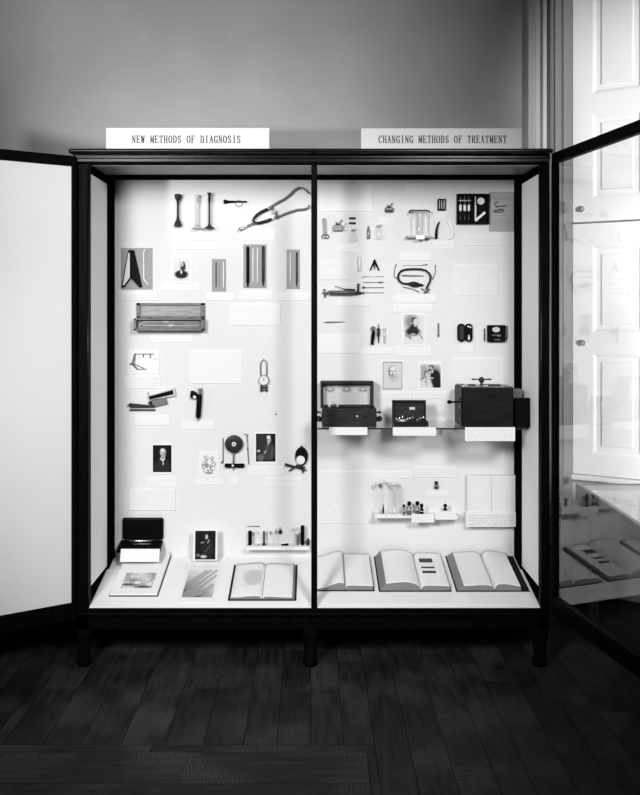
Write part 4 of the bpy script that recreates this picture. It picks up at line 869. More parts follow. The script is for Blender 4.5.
picture(382.6, 361.6, 402.2, 389.4, pic_sketch, 'pale pencil portrait of a head with a thin grey frame line', (.6, .6, .6, .8), cat='drawing', name='pencil_portrait')
picture(420.2, 364, 440.6, 387.6, pic_doctor, 'dark picture of a man in black bending over a child, arched top', (1.6, 2.2, 1.6, 2.4))
card(376, 391.5, 411, 398.3, 'thin grey-lined caption under the pencil portrait', TXC)
card(413, 391.5, 446, 398.3, 'thin grey-lined caption under the picture of a man with a child', TXC)
# oval black case
e = Ex('oval_instrument_case', 'black open case with two rounded halves, one holding bright pieces', 'instrument case', 464.6, 332.5)
def stadium(cx, w, y0, y1, n=8):
    r = w/2; return [(cx+r*math.cos(math.pi+math.pi*i/n), y0+r+r*math.sin(math.pi+math.pi*i/n)) for i in range(n+1)]+[(cx+r*math.cos(math.pi*i/n), y1-r+r*math.sin(math.pi*i/n)) for i in range(n+1)]
m = e.mb(); m.prism(stadium(461, 7.6, 323.5, 341.8), 0, 3); e.part(m, 'lid', LEATH)
m = e.mb(); m.prism(stadium(468.4, 7.2, 323.5, 341.8), 0, 3); e.part(m, 'tray', LEATH)
m = e.mb(); m.prism(stadium(461, 4.4, 325.5, 339.8), 3.01, 3.3); e.part(m, 'lid_lining', DARK)
e = Ex('bright_fitting', 'pair of bright fittings at the top of the oval case', 'fitting', 468.4, 327, single=True); m = e.mb(); m.ball((467.6, 326.4, 4), 1.0); m.ball((469.8, 327.2, 4), .9); m.tube([(467.6, 326.4, 4), (469.8, 327.2, 4)], .5, 6); e.done(m, ENAMEL)
e = Ex('bright_fitting', 'single bright fitting at the bottom of the oval case', 'fitting', 468.2, 337.5, single=True); m = e.mb(); m.lathe((468.2, 334.5, 4), (468.2, 340, 4), [(0, .3), (.4, .9), (.7, 1.2), (1, .8)], 10); e.done(m, ENAMEL)
thermo(484.3, 328.5, 341.8, DARK, 'tiny dark rod upright left of the black box with an oval plate', .6, 'small_rod')
thermo(506.6, 325.5, 340, MID, 'tiny jointed grey rod upright right of the black box with an oval plate', .7, 'small_rod')
e = Ex('black_box', 'black square box with a pale oval plate', 'box', 495.5, 333.5)
m = e.mb(); m.box(486.8, 504.6, 325, 341.8, 0, 5, .7); e.part(m, 'case', LEATH)
m = e.mb(); m.prism([(495+3.8*math.cos(a*math.pi/12), 329.5+2.6*math.sin(a*math.pi/12)) for a in range(24)], 5.01, 5.5); e.part(m, 'oval_plate', IVORY, 'pale oval plate')
m = e.mb(); m.box(491, 500, 334.6, 335.4, 5.01, 5.4); m.prism([(495.5, 334.4), (499, 334.8), (499.5, 336.4), (497, 336.6)], 5.41, 5.9); m.box(493.5, 499, 339, 340, 5.01, 5.6, .1); e.part(m, 'clasp', MID)
card(460.5, 346.8, 473, 352, 'tiny white caption under the oval black case')
card(453, 358, 503.4, 383.5, 'wide white text card just above the large dark magneto box', TXC, **TC)

# ------------------------------------------------------------------ glass shelf with three electrical boxes
ZG = .986; YF = 3.868
def at_shelf(px, d): return (px-CX)/F*d
sh = empty('glass_shelf', ((XL+XR)/2+.26, 4.0, ZG), 'long clear glass shelf across the right bay carrying three dark boxes', 'shelf')
ox = (XL+XR)/2+.26
MB().box((317.5-CX)/F*3.9-ox, XR-.010-ox, YF-4.0, DB-.0005-4.0, -.006, 0, .001).build('shelf_pane', GLASSH, sh)
MB().box((317.5-CX)/F*3.9-ox, XR-.010-ox, YF-.0035-4.0, YF-.0005-4.0, -.0062, .0002).build('front_edge', DARK, sh, 'dark polished edge')
for x in (.35, .62, .88): MB().box(x-.006-ox, x+.006-ox, 4.03-4.0, DB-.0005-4.0, -.014, -.0062, .001).build('bracket', MID, sh)
# battery box A
bx0, bx1 = (322.3-CX)/F*3.90, (376.4-CX)/F*3.90; by0, by1 = 3.90, 4.06; H = (427-409)/F*3.9*.985
zA = ZG+.0005
A_ = empty('induction_coil_box', ((bx0+bx1)/2, 3.98, zA), 'long dark battery box with a raised lid lined in pale printed paper', 'electrical apparatus')
def LB(org): return lambda x, y, z: Vector((x-org[0], y-org[1], z-org[2]))
o_ = tuple(A_.location)
m = MB(LB(o_)); m.box(bx0, bx1, by0, by0+.008, zA, zA+H, .001); m.box(bx0, bx1, by1-.008, by1, zA, zA+H, .001); m.box(bx0, bx0+.008, by0+.008, by1-.008, zA, zA+H); m.box(bx1-.008, bx1, by0+.008, by1-.008, zA, zA+H); m.box(bx0+.008, bx1-.008, by0+.008, by1-.008, zA, zA+H*.86); m.build('body', WOODD, A_)
lx0, lx1 = (320.5-CX)/F*4.09, (373.2-CX)/F*4.09; lz0, lz1 = EYE-(407.5-CY)/F*4.09, EYE-(381-CY)/F*4.09
m = MB(LB(o_)); m.box(lx0, lx1, 4.062, 4.12, lz1-.012, lz1, .001); m.box(lx0, lx1, 4.062, 4.12, lz0, lz0+.01, .001); m.box(lx0, lx0+.012, 4.062, 4.12, lz0+.01, lz1-.012); m.box(lx1-.012, lx1, 4.062, 4.12, lz0+.01, lz1-.012); m.box(lx0+.012, lx1-.012, 4.11, 4.12, lz0+.01, lz1-.012)
L_ = m.build('lid', WOODD, A_)
m = MB(LB(o_)); m.box(lx0+.2, lx0+.22, 4.05, 4.0618, lz0-.012, lz0+.012); m.box(lx0+.04, lx0+.06, 4.05, 4.0618, lz0-.012, lz0+.012); m.build('hinge', MID, A_)
def pic_coil(u, v):
    c = .62+.05*hsh(u, v)
    for cx in (.15, .5, .85): c = mixc(c, .2, (ell(u, v, cx, .72, .1, .12, .5)-ell(u, v, cx, .74, .04, .05, .5))*(.5+.7*hsh(round(u*40), round(v*20))))
    if v < .55: c = mixc(c, .3, .3*hsh(round(u*40), round(v*12))*(1 if int(v*24) % 2 else 0))
    return c
pm = bpy.data.objects.new('lid_paper', print_mesh('lid_paper', lx1-lx0-.028, lz1-lz0-.026, pic_coil)); COL.objects.link(pm); pm.parent = A_; pm.location = ((lx0+lx1)/2-o_[0], 4.1095-o_[1], (lz0+lz1)/2-.001-o_[2]); pm['label'] = 'pale printed paper lining'
cxr, rr = (333.5-CX)/F*3.95, .0195
m = MB(LB(o_)); m.tube([(cxr+rr*math.cos(a*math.pi/8), 3.945, zA+H+.006+rr*math.sin(a*math.pi/8)) for a in range(0, 9)], .005, 8); m.build('coil_ring', ENAMEL, A_, 'pale half ring')
m = MB(LB(o_)); m.cyl((cxr, 3.935, zA+H*.9), (cxr, 3.955, zA+H*.9), .018, 16); m.build('coil', DARK, A_)
m = MB(LB(o_)); m.tube([((342-CX)/F*3.95, 3.96, zA+H+.004), ((372-CX)/F*3.95, 3.96, zA+H+.006)], .006, 8); m.build('core_rod', WOODD, A_)
for fx in (357, 365): m = MB(LB(o_)); X_ = (fx-CX)/F*3.9; m.lathe((X_, by0, zA+H*.62), (X_, by0-.012, zA+H*.62), [(0, .008 if fx == 365 else .004), (.7, .008 if fx == 365 else .004), (1, .004)], 12); m.build('switch_knob', IVORY if fx == 357 else DARK, A_)
for s, X_, lab in ((-1, bx0, 'left'), (1, bx1, 'right')):
    m = MB(LB(o_)); m.box(min(X_, X_+s*.004), max(X_, X_+s*.004), 3.93, 3.99, zA+.015, zA+.05); m.cyl((X_+s*.004, 3.96, zA+.027), (X_+s*.022, 3.96, zA+.027), .011, 14); m.ball((X_+s*.018, 3.955, zA+.03), .013); m.cyl((X_+s*.004, 3.96, zA+.058), (X_+s*.02, 3.96, zA+.058), .004, 8); m.ball((X_+s*.02, 3.96, zA+.058), .006); m.build('terminal', DARK, A_)
# battery box B
bx0, bx1 = (394-CX)/F*3.91, (428.5-CX)/F*3.91; by0, by1 = 3.91, 4.02; H = .022
B_ = empty('induction_coil_box', ((bx0+bx1)/2, 3.96, zA), 'small open dark box with tiny oval plate in lid, between the two larger boxes', 'electrical apparatus'); o_ = tuple(B_.location)
m = MB(LB(o_)); m.box(bx0, bx1, by0, by0+.006, zA, zA+H, .001); m.box(bx0, bx1, by1-.006, by1, zA, zA+H, .001); m.box(bx0, bx0+.006, by0+.006, by1-.006, zA, zA+H); m.box(bx1-.006, bx1, by0+.006, by1-.006, zA, zA+H); m.box(bx0+.006, bx1-.006, by0+.006, by1-.006, zA, zA+H*.5); m.build('body', WOODDK, B_)
lx0, lx1 = (392-CX)/F*4.04, (425.5-CX)/F*4.04; lz0, lz1 = zA+H+.0005, EYE-(400-CY)/F*4.04
m = MB(LB(o_)); m.box(lx0, lx1, 4.0205, 4.045, lz1-.006, lz1, .001); m.box(lx0, lx1, 4.0205, 4.045, lz0, lz0+.006); m.box(lx0, lx0+.006, 4.0205, 4.045, lz0+.006, lz1-.006); m.box(lx1-.006, lx1, 4.0205, 4.045, lz0+.006, lz1-.006); m.box(lx0+.006, lx1-.006, 4.037, 4.045, lz0+.006, lz1-.006); m.build('lid', WOODD, B_)
m = MB(LB(o_)); cxx = (412.3-CX)/F*4.03; czz = EYE-(408.5-CY)/F*4.03; bmz = m
bmz.prism([(cxx+.013*math.cos(a*math.pi/10), 4.0368-.0) for a in range(0)] or [(cxx-.013, 4.0335), (cxx+.013, 4.0335), (cxx+.013, 4.0368), (cxx-.013, 4.0368)], czz-.006, czz+.006); m.build('oval_plate', IVORY, B_, 'tiny pale plate')
random.seed(11)
for i in range(9):
    fx = bx0+.014+i*.0155; m = MB(LB(o_)); yy = 3.93+.025*(i % 3); hh = .012+.012*random.random()
    m.lathe((fx, yy, zA+H*.5), (fx, yy, zA+H*.5+hh+.008), [(0, .004), (.5, .004), (.6, .007), (.9, .006), (1, .002)], 10); m.build('terminal', BRIGHT if i < 5 or i == 8 else MID, B_)
m = MB(LB(o_)); m.cyl((bx0+.015, 3.955, zA+H*.5+.01), (bx0+.065, 3.955, zA+H*.5+.01), .006, 12); m.build('coil', IVORY, B_)
# magneto box C
d0 = 3.89; cx0, cx1 = (463-CX)/F*d0, (513.5-CX)/F*d0; zt = EYE-(387.5-CY)/F*d0; y1c = 4.08
C_ = empty('magneto_box', ((cx0+cx1)/2, 3.98, zA), 'large dark polished wooden box with a T handle on top and a side crank', 'electrical apparatus'); o_ = tuple(C_.location)
m = MB(LB(o_)); m.box(cx0, cx1, d0, y1c, zA, zt, .002); m.build('body', WOODDK, C_)
xl_ = cx0-.006
m = MB(LB(o_)); m.box(xl_, cx0-.0002, d0+.003, y1c, zA+.002, zt-.004, .001); m.build('side_plate', BLACK, C_)
for i in range(4): m = MB(LB(o_)); m.cyl((xl_, d0+.03+.03*(i % 2), zA+.03+.03*i), (xl_-.006, d0+.03+.03*(i % 2), zA+.03+.03*i), .006, 10); m.build('terminal', MID, C_)
m = MB(LB(o_)); zc = EYE-(402-CY)/F*3.98; m.tube([(xl_, 3.98, zc), (xl_-.02, 3.98, zc), (xl_-.045, 3.98, zc)], .004, 8); m.lathe((xl_-.028, 3.98, zc), (xl_-.05, 3.98, zc), [(0, .004), (.4, .009), (.8, .008), (1, .004)], 12); m.build('crank_handle', BLACK, C_)
m = MB(LB(o_)); m.box(cx0+.004, cx1-.03, d0+.012, d0+.05, zt+.0002, zt+.005, .001); m.box(cx0+.02, cx0+.1, d0+.07, d0+.11, zt+.0002, zt+.008, .001); m.box(cx0+.13, cx1-.01, d0+.06, d0+.10, zt+.0002, zt+.009, .001); m.build('brass_fitting', BRIGHT, C_)
m = MB(LB(o_)); m.box(cx0+.03, cx0+.06, d0+.02, d0+.045, zt+.0052, zt+.012, .001); m.box(cx0+.12, cx0+.17, d0+.02, d0+.045, zt+.0052, zt+.012, .001); m.build('top_clip', DARK, C_)
hx = (481.5-CX)/F*3.96; m = MB(LB(o_)); m.lathe((hx, 3.96, zt), (hx, 3.96, zt+.042), [(0, .007), (.3, .005), (.55, .013), (.75, .014), (.9, .008), (1, .003)], 14); hz = zt+.031; m.tube([(hx-.044, 3.96, hz), (hx-.02, 3.96, hz), (hx+.02, 3.96, hz), (hx+.044, 3.96, hz)], [.004, .003, .003, .004], 8); m.build('t_handle', DARK, C_)
# strap / dark wooden electrode leaning at its right side
ex0 = cx1+.001
m = MB(LB(o_)); m.box(ex0, ex0+.052, d0+.06, d0+.12, zt-.062, zt-.013, .003); m.build('pad', MID, C_, 'grey square pad'); 
m = MB(LB(o_)); m.ball((ex0+.012, d0+.09, zt-.008), .009); m.build('brass_stud', BRIGHT, C_)
m = MB(LB(o_)); m.box(ex0, ex0+.05, d0+.02, d0+.14, zA, zt-.0625, .004); m.build('side_block', BLACK, C_)
xs_ = ex0+.0505
zs1 = EYE-(398-CY)/F*3.88
m = MB(LB(o_)); m.prism([(ex0+.004, 3.869), (XR-.0015, 3.869), (XR-.0015, 3.90), (ex0+.004, 3.905)], zA, zs1); m.build('side_strip', BLACK, C_)
# labels hanging from the shelf front
for a, b, yb_, lab in ((329, 367.4, 435, 'blank white label hanging from the glass shelf below the long battery box'), (392.8, 436, 435.6, 'blank white label hanging from the glass shelf below the small open box'), (465, 515, 441, 'white label hanging from the glass shelf below the large magneto box')):
    d = 3.862; k = d/F; w = (b-a)*k; h = (yb_-427.2)*k
    card(0, 0, 0, 0, lab, TXPB if yb_ < 440 else TXC, name='shelf_label', cat='shelf label', group='labels on the glass shelf edge', t=.0015, w=w, h=h, loc=((((a+b)/2-CX)*k), d, EYE-((427.2+yb_)/2-CY)*k))
# lower part of the right bay
card(317.6, 470.5, 367.5, 523, 'tall white text card beside the centre post, bottom left of the right bay', TXC, **TC)
card(369.8, 470.8, 411.4, 478, 'white caption strip above the test tubes', TXC, t=.004)
card(414.4, 466.6, 456.4, 477, 'white caption strip above the tiny dark bottle', TXC, t=.004)
card(425, 491, 447.8, 496.6, 'small white caption under the tiny dark bottle fixed to the panel')
def dark_bottle(cx, yb, top, r, label, d=DB, out=0, cap=BLACK, body=DARK):
    e = Ex('small_bottle', label, 'bottle', cx, yb, d)
    H = yb-top; m = e.mb(); m.lathe((cx, yb, out), (cx, top+H*.3, out), [(0, r*.9), (.05, r), (.75, r), (.9, r*.55), (1, r*.55)], 14); e.part(m, 'body', body)
    m = e.mb(); m.lathe((cx, top+H*.29, out), (cx, top, out), [(0, r*.5), (.2, r*.85), (.9, r*.85), (1, r*.5)], 12); e.part(m, 'stopper', cap)
    m = e.mb(); m.cyl((cx, yb-H*.42, out), (cx, yb-H*.36, out), r*1.03, 14); e.part(m, 'label_band', PAPER2)
dark_bottle(436, 488, 481, 2.1, 'tiny dark bottle fixed on the panel above its own caption', out=2.1)
ZSH2 = EYE-(512.4-CY)/F*DB
e = Ex('small_wall_shelf', 'stepped white shelf holding test tubes and tiny bottles in the right bay', 'shelf', 414, 513, DB)
m = e.mb(); m.box(373, 456, 512.4, 514.4, 0, 16, .3); e.part(m, 'shelf_board', PAPER)
def y2(d): return CY+(EYE-ZSH2)/d*F
Z2 = lambda d, x: x
for cx, top, lab, g in ((376.6, 482.5, 'leftmost of three tall clear test tubes', 0), (383.2, 480.5, 'middle of three tall clear test tubes, with dark contents', 1), (394, 482.5, 'rightmost and widest of three tall clear test tubes', 0)):
    d = 4.10; yb = y2(d)-.03; e = Ex('test_tube', lab, 'test tube', cx, yb, d); r = 1.7 if cx < 390 else 2.2
    m = e.mb(); m.lathe((cx, yb, 0), (cx, top+2.6, 0), [(0, .4*r), (.03, .8*r), (.06, r), (.96, r), (1, r*1.15)], 14); e.part(m, 'tube', GLASST)
    m = e.mb(); m.lathe((cx, top+3.4, 0), (cx, top, 0), [(0, r*.9), (.4, r*.9), (.5, r*1.5), (1, r*1.3)], 14); e.part(m, 'stopper', PAPER2)
    if g: m = e.mb(); m.lathe((cx, yb-1, 0), (cx, yb-11, 0), [(0, .6), (.3, 1.2), (.7, .6), (1, .4)], 10); e.part(m, 'contents', DARK, 'dark slender contents')
    else: m = e.mb(); m.box(cx-1.3, cx+1.3, yb-8, yb-3, r+.05, r+.3); e.part(m, 'paper_band', PAPER2)
d = 4.115; yb = y2(d)-.03; e = Ex('glass_plate', 'upright clear glass plate behind the widest test tube', 'glass plate', 397, yb, d, single=True); e.done(e.mb().box(389.5, 404, 487.5, yb, 0, .5), GLASST)
for cx, top, r, lab, dd in ((403.8, 504.5, 1.5, 'smallest grey bottle at the left of the cluster on the stepped shelf', 4.105), (409.2, 501.5, 2.3, 'dark-topped bottle second in the cluster on the stepped shelf', 4.105), (417.4, 501.3, 2.3, 'dark-topped bottle behind the foremost one in the cluster', 4.108), (421.7, 504, 2.0, 'black bottle at the right front of the cluster', 4.088)):
    dark_bottle(cx, y2(dd)-.03, top, r, lab, dd, body=MID if 'black bottle' not in lab else BLACK)
dark_bottle(445.2, y2(4.10)-.03, 504, 2.1, 'black bottle standing alone at the right end of the stepped shelf', 4.10, body=BLACK)
for a, b, y0_, y1_, lab in ((374.5, 386.3, 514.3, 518.2, 'leftmost, smallest label on the front of the stepped shelf'), (386.8, 402.5, 514.3, 518.2, 'second label from the left on the front of the stepped shelf'), (411.5, 434.2, 514.0, 522.5, 'hanging label under the bottle cluster on the stepped shelf'), (435.2, 456.5, 511.4, 519.6, 'rightmost label on the front of the stepped shelf')):
    d = DB-16.6*DB/F; k = d/F
    card(0, 0, 0, 0, lab, TXF, name='shelf_label', cat='shelf label', group='labels on the stepped shelf', t=.001, w=(b-a)*k, h=(y1_-y0_)*k, loc=(((a+b)/2-CX)*k, d, EYE-((y0_+y1_)/2-CY)*k))

# ------------------------------------------------------------------ things on the sloping deck
SA_ = math.atan(SL)
def deck(px, py):
    kk = (py-CY)/F; y = (EYE-(Z0-SL*3.704))/(kk+SL); return Vector(((px-CX)/F*y, y, Z0+SL*(y-3.704)))
def decklen(py0, py1, px=312):
    return (deck(px, py0)-deck(px, py1)).length
def book(px0, px1, pyf, pyb, left, right, gut, label, name='open_book', cover_t=.003, over=.005, plates=None, ltxt=None, rtxt=None, flare=(.0, .0), overr=None):
    """open book lying on the deck. left/right: page-top profiles [(fraction from gutter to edge, height)]"""
    a = deck(px0, pyf); b = deck(px1, pyf); g = deck(gut, pyf); Lv = decklen(pyf, pyb, (px0+px1)/2)
    root = empty(name, (g.x, g.y, g.z+.0006), label, 'book', 'open books on the sloping deck', rot=(SA_, 0, 0))
    wl = g.x-a.x; wr = b.x-g.x
    m = MB(); m.box(-wl-over*.2, -.003, 0, Lv, 0, cover_t, .001); m.box(.003, wr+over*.2, 0, Lv, 0, cover_t, .001); m.box(-.0032, .0032, 0, Lv, 0, .0015); m.build('cover', COVER, root)
    for s, w, prof, txt, nm in ((-1, wl, left, ltxt or TXP, 'left_page_block'), (1, wr, right, rtxt or TXP, 'right_page_block')):
        bm = bmesh.new(); uvl = bm.loops.layers.uv.new('UVMap'); y0, y1 = over, Lv-over; c = cover_t+.0004
        def face(pts, mi, uvs, sm=False):
            try: f = bm.faces.new([bm.verts.new(p) for p in pts])
            except ValueError: return
            f.material_index = mi; f.smooth = sm
            for l, q in zip(f.loops, uvs): l[uvl].uv = q
        W_ = w-(overr if overr is not None and s > 0 else over); fl = flare[0] if s < 0 else flare[1]; P = [(s*(.001+fr*(W_-.001-fl)), c+h) for fr, h in prof]
        # refine profile with smooth interpolation
        Q = []
        for i in range(len(P)-1):
            for t in range(5):
                u = t/5; x = P[i][0]+(P[i+1][0]-P[i][0])*u; p0 = P[max(i-1, 0)][1]; p1 = P[i][1]; p2 = P[i+1][1]; p3 = P[min(i+2, len(P)-1)][1]
                z = .5*((2*p1)+(-p0+p2)*u+(2*p0-5*p1+4*p2-p3)*u*u+(-p0+3*p1-3*p2+p3)*u**3); Q.append((x, max(z, c+.0003)))
        Q.append(P[-1]); n = len(Q)
        for i in range(n-1):
            (xa, za), (xb, zb) = Q[i], Q[i+1]; mg = (i == 0 or i > n-4)
            ym = .022
            face([(xa, y0+ym, za), (xb, y0+ym, zb), (xb, y1-ym, zb), (xa, y1-ym, za)], 1 if not mg else 0, [(xa, y0+ym), (xb, y0+ym), (xb, y1-ym), (xa, y1-ym)], True)
            face([(xa, y0, za), (xb, y0, zb), (xb, y0+ym, zb), (xa, y0+ym, za)], 0, [(0, 0)]*4, True)
            face([(xa, y1-ym, za), (xb, y1-ym, zb), (xb, y1, zb), (xa, y1, za)], 0, [(0, 0)]*4, True)
            for yy in (y0, y1): face([(xa, yy, c), (xb, yy, c), (xb, yy, zb), (xa, yy, za)], 2, [(xa, c), (xb, c), (xb, zb), (xa, za)])
            face([(xa, y0, c), (xb, y0, c), (xb, y1, c), (xa, y1, c)], 0, [(0, 0)]*4)
        xe, ze = Q[-1]; xo_ = xe+s*fl
        face([(xo_, y0, c), (xo_, y1, c), (xe, y1, ze), (xe, y0, ze)], 2, [(y0, c), (y1, c), (y1, ze+fl), (y0, ze+fl)])
        if fl:
            for yy in (y0, y1): face([(xe, yy, c), (xo_, yy, c), (xe, yy, ze)], 2, [(xe, c), (xo_, c), (xe, ze)])
            face([(xe, y0, c), (xo_, y0, c), (xo_, y1, c), (xe, y1, c)], 0, [(0, 0)]*4)
        xe, ze = Q[0]; face([(xe, y0, c), (xe, y1, c), (xe, y1, ze), (xe, y0, ze)], 2, [(y0, c), (y1, c), (y1, ze), (y0, ze)])
        bmesh.ops.remove_doubles(bm, verts=bm.verts, dist=1e-5); bmesh.ops.recalc_face_normals(bm, faces=bm.faces)
        me = bpy.data.meshes.new(nm); bm.to_mesh(me); bm.free()
        for q in (PAPER2, txt, EDGE): me.materials.append(q)
        o = bpy.data.objects.new(nm, me); COL.objects.link(o); o.parent = root
    return root, wl, wr, Lv
book(313.5, 374.3, 591.5, 557.6, [(0, .028), (.08, .034), (.3, .030), (.65, .012), (1, .006)], [(0, .012), (.06, .020), (.3, .021), (1, .019)], 344.5,
     'open book with curled left pages beside the centre post, leftmost in the right bay', ltxt=TXPB, rtxt=TXPB)
r2, wl, wr, Lv = book(379, 451.5, 592, 557.2, [(0, .006), (.06, .022), (.2, .033), (.45, .040), (.8, .036), (1, .032)], [(0, .006), (.06, .018), (.2, .023), (.6, .022), (1, .020)], 421,
     'thick open book with three dark plates on its right page, middle of the right bay', ltxt=TXPB, rtxt=TXPB, flare=(.026, .003))
for (xa, xb, ya, yb) in ((419.5, 432.5, 562.6, 558.8), (421.3, 434.5, 568.4, 567.0), (422.6, 436, 573.4, 571.2)):
    p = deck(xa, ya+5.5); q = deck(xb, ya+5.5); base = deck(421, 592); lx0 = p.x-base.x; lx1 = q.x-base.x; ly = (p-deck(xa, 592)).length; hh = decklen(ya+5.5, yb+5.5)
    MB().box(max(lx0, .006), lx1, ly, ly+hh, .0271, .0279).build('pasted_plate', DARK, r2, 'dark printed plate')
book(456.5, 529.5, 592, 557.2, [(0, .006), (.06, .019), (.2, .025), (.5, .025), (1, .021)], [(0, .006), (.06, .022), (.2, .030), (.5, .029), (1, .019)], 494.5,
     'large open printed book with dark cover at the right end of the deck', flare=(.028, .004), overr=.034)
book(228, 296, 601, 565.5, [(0, .004), (.08, .013), (.3, .015), (.7, .010), (1, .008)], [(0, .004), (.08, .011), (.3, .012), (.7, .009), (1, .008)], 262,
     'open book with a grey oval portrait page, left bay beside the centre post', over=.007, ltxt=TXPB, rtxt=TXPB, flare=(.004, .010))
# grey engraved oval on its left page
def pic_engr(u, v):
    c = .80; c = mixc(c, .58, ell(u, v, .6, .55, .5, .48, .25)*(.8+.3*hsh(round(u*25), round(v*40)))); c = mixc(c, .58, ell(u, v, .6, .25, .36, .28, .3)*.7); return c
ob = [o for o in bpy.data.objects if o.get('label', '').startswith('open book with a grey oval')][0]
pe = bpy.data.objects.new('engraving', print_mesh('engraving', .085, .14, pic_engr)); COL.objects.link(pe); pe.parent = ob; pe.location = (-.055, .17, .0178); pe.rotation_euler = (-math.pi/2, 0, 0); pe['label'] = 'grey engraved oval'

# picture book at the left, opened towards the wall
p0, p1 = deck(109.5, 596.8), deck(157, 596.8); wB = p1.x-p0.x; l1 = decklen(596.8, 573.5); l2 = decklen(573.5, 557)
pb = empty('open_book', ((p0.x+p1.x)/2, p0.y, p0.z+.0006), 'book opened upward showing a small landscape picture, left end of the deck', 'book', 'open books on the sloping deck', rot=(SA_, 0, 0))
hw = wB/2
m = MB(); m.box(-hw-.003, hw+.004, 0, l1-.001, 0, .004, .001); m.box(-hw-.003, hw+.004, l1+.001, l1+l2, 0, .004, .001); m.box(-hw-.003, hw+.004, l1-.0012, l1+.0012, 0, .002); m.build('cover', COVER, pb)
m = MB(); bm = m.bm
def wedge(y0, y1, z0, z1, name, mts):
    m = MB(); v = [m.bm.verts.new(q) for q in ((-hw, y0, .0042), (hw, y0, .0042), (hw, y1, .0042), (-hw, y1, .0042), (-hw, y0, z0), (hw, y0, z0), (hw, y1, z1), (-hw, y1, z1))]
    for q in ((0, 1, 2, 3), (4, 5, 6, 7), (0, 1, 5, 4), (1, 2, 6, 5), (2, 3, 7, 6), (3, 0, 4, 7)): m._f([v[i] for i in q])
    return m.build(name, mts, pb)
wedge(.003, l1-.003, .013, .020, 'lower_page_block', PAPER)
wedge(l1+.001, l1+l2-.003, .012, .028, 'upper_page_block', PAPER)
pl = bpy.data.objects.new('landscape_plate', print_mesh('landscape_plate', wB*.66, l1*.62, pic_landscape)); COL.objects.link(pl); pl.parent = pb
zs = (.020-.013)/(l1-.006); pl.location = (.004, .003+l1*.52, .0133+zs*l1*.52); pl.rotation_euler = (-math.pi/2+math.atan(zs), 0, 0); pl['label'] = 'grey landscape picture'
# captions leaning on the book
def lean_card(x0, x1, y0, y1, d, tilt, label, txt=TXF):
    k = d/F; o = card(0, 0, 0, 0, label, txt, t=.0015, w=(x1-x0)*k, h=(y1-y0)*k/math.cos(tilt), loc=(((x0+x1)/2-CX)*k, d, EYE-((y0+y1)/2-CY)*k), rot=(-tilt, 0, 0)); return o
lean_card(120.5, 159.5, 549.5, 561.3, 4.02, .35, 'white caption leaning against the upper edge of the landscape picture book')
# black open spectacle-like case against the back panel
sc = empty('instrument_case', W(143, 541.5, 4.1495), 'black open instrument case with raised lid, fixed at the back above the landscape picture book', 'instrument case'); kq = 4.12/F
hwc = 21.5*kq
t1 = MB(); t1.box(-hwc, hwc, -.092, -.001, -.017, 0, .007); t1 = t1.build('tray', BLACK, sc); t1.rotation_euler = (.30, 0, 0); t1.location = (-.004, -.006, .012)
t2 = MB(); t2.box(-hwc+.010, hwc-.010, -.084, -.012, .0002, .0022, .001); t2 = t2.build('tray_lining', LEATH, sc); t2.rotation_euler = (.30, 0, 0); t2.location = (-.004, -.006, .012)
t3 = MB(); t3.box(-20.6*kq, 20.6*kq, -.021, -.001, 0, 22*kq, .009); t3 = t3.build('lid', BLACK, sc); t3.location = (.002, 0, .0125)
e_ = empty('metal_instrument', sc.location+Vector((-.004, -.006, .012)), 'bright jointed metal instrument lying in the black open case', 'medical instrument', rot=(.30, 0, 0))
m = MB(); m.tube([(-.055, -.028, .0065), (-.02, -.024, .0065), (.02, -.026, .0065), (.055, -.022, .0065)], .0028, 8); m.build('arm', BRIGHT, e_)
m = MB(); m.tube([(-.03, -.052, .0065), (.05, -.05, .0065)], .003, 8); m.ball((.0, -.05, .0075), .005); m.build('arm', MID, e_)
# standing portrait
dP = 4.05
def standing(x0, y0, x1, y1, d, fn, label, tilt):
    k = d/F; bz = Z0+SL*(d-3.704)
    return picture(x0, y0, x1, y1, fn, label, (1.8, 1.8, 1.8, 1), d=d, loc=None, rot=(-tilt, 0, 0))
sp = standing(195.2, 531, 215.6, 559, 4.075, pic_standing, 'dark portrait of a standing figure on a card leaning at the back of the deck', .12)
# hand photograph, lying on the deck
def deck_card(x0, x1, yf, yb, label, txt=TXF, name='caption_card', cat='caption card', group='typed caption cards in the display case', t=.0012, **kw):
    a = deck(x0, yf); b = deck(x1, yf); L_ = decklen(yf, yb); 
    c = (a+b)/2+Vector((0, math.cos(SA_)*L_/2, math.sin(SA_)*L_/2+.0003))
    return card(0, 0, 0, 0, label, txt, name=name, cat=cat, group=group, t=t, w=b.x-a.x, h=L_, loc=c, rot=(-math.pi/2+SA_, 0, 0), **kw)
a = deck(179.5, 597.2); b = deck(208, 597.2); wH = b.x-a.x; LH = decklen(597.2, 571.5)
hc = (deck(177.5, 603)+deck(213.5, 603))/2; LM = decklen(603, 568.5); wM = deck(213.5, 603).x-deck(177.5, 603).x
hp = empty('hand_photograph', hc+Vector((0, math.cos(SA_)*LM/2, math.sin(SA_)*LM/2+.0003)), 'photograph of an outstretched hand lying flat on a white mount', 'photograph', rot=(-math.pi/2+SA_, 0, 0))
mm = card_mesh(wM, LM, .002, PAPER, PAPER, .003); o = bpy.data.objects.new('mount', mm); COL.objects.link(o); o.parent = hp
o = bpy.data.objects.new('print', print_mesh('print', wM*.86, LM*.80, pic_hand, res=.0016)); COL.objects.link(o); o.parent = hp; o.location = (0, -.002, .012)
deck_card(182.5, 220, 570.5, 562, 'white caption lying on the deck between standing portrait and hand photograph')
deck_card(289, 301, 565, 561.5, 'tiny caption lying behind the right corner of the engraved book')
deck_card(319, 390, 604, 594.8, 'long white caption lying in front of the book with curled left pages', TXPB)
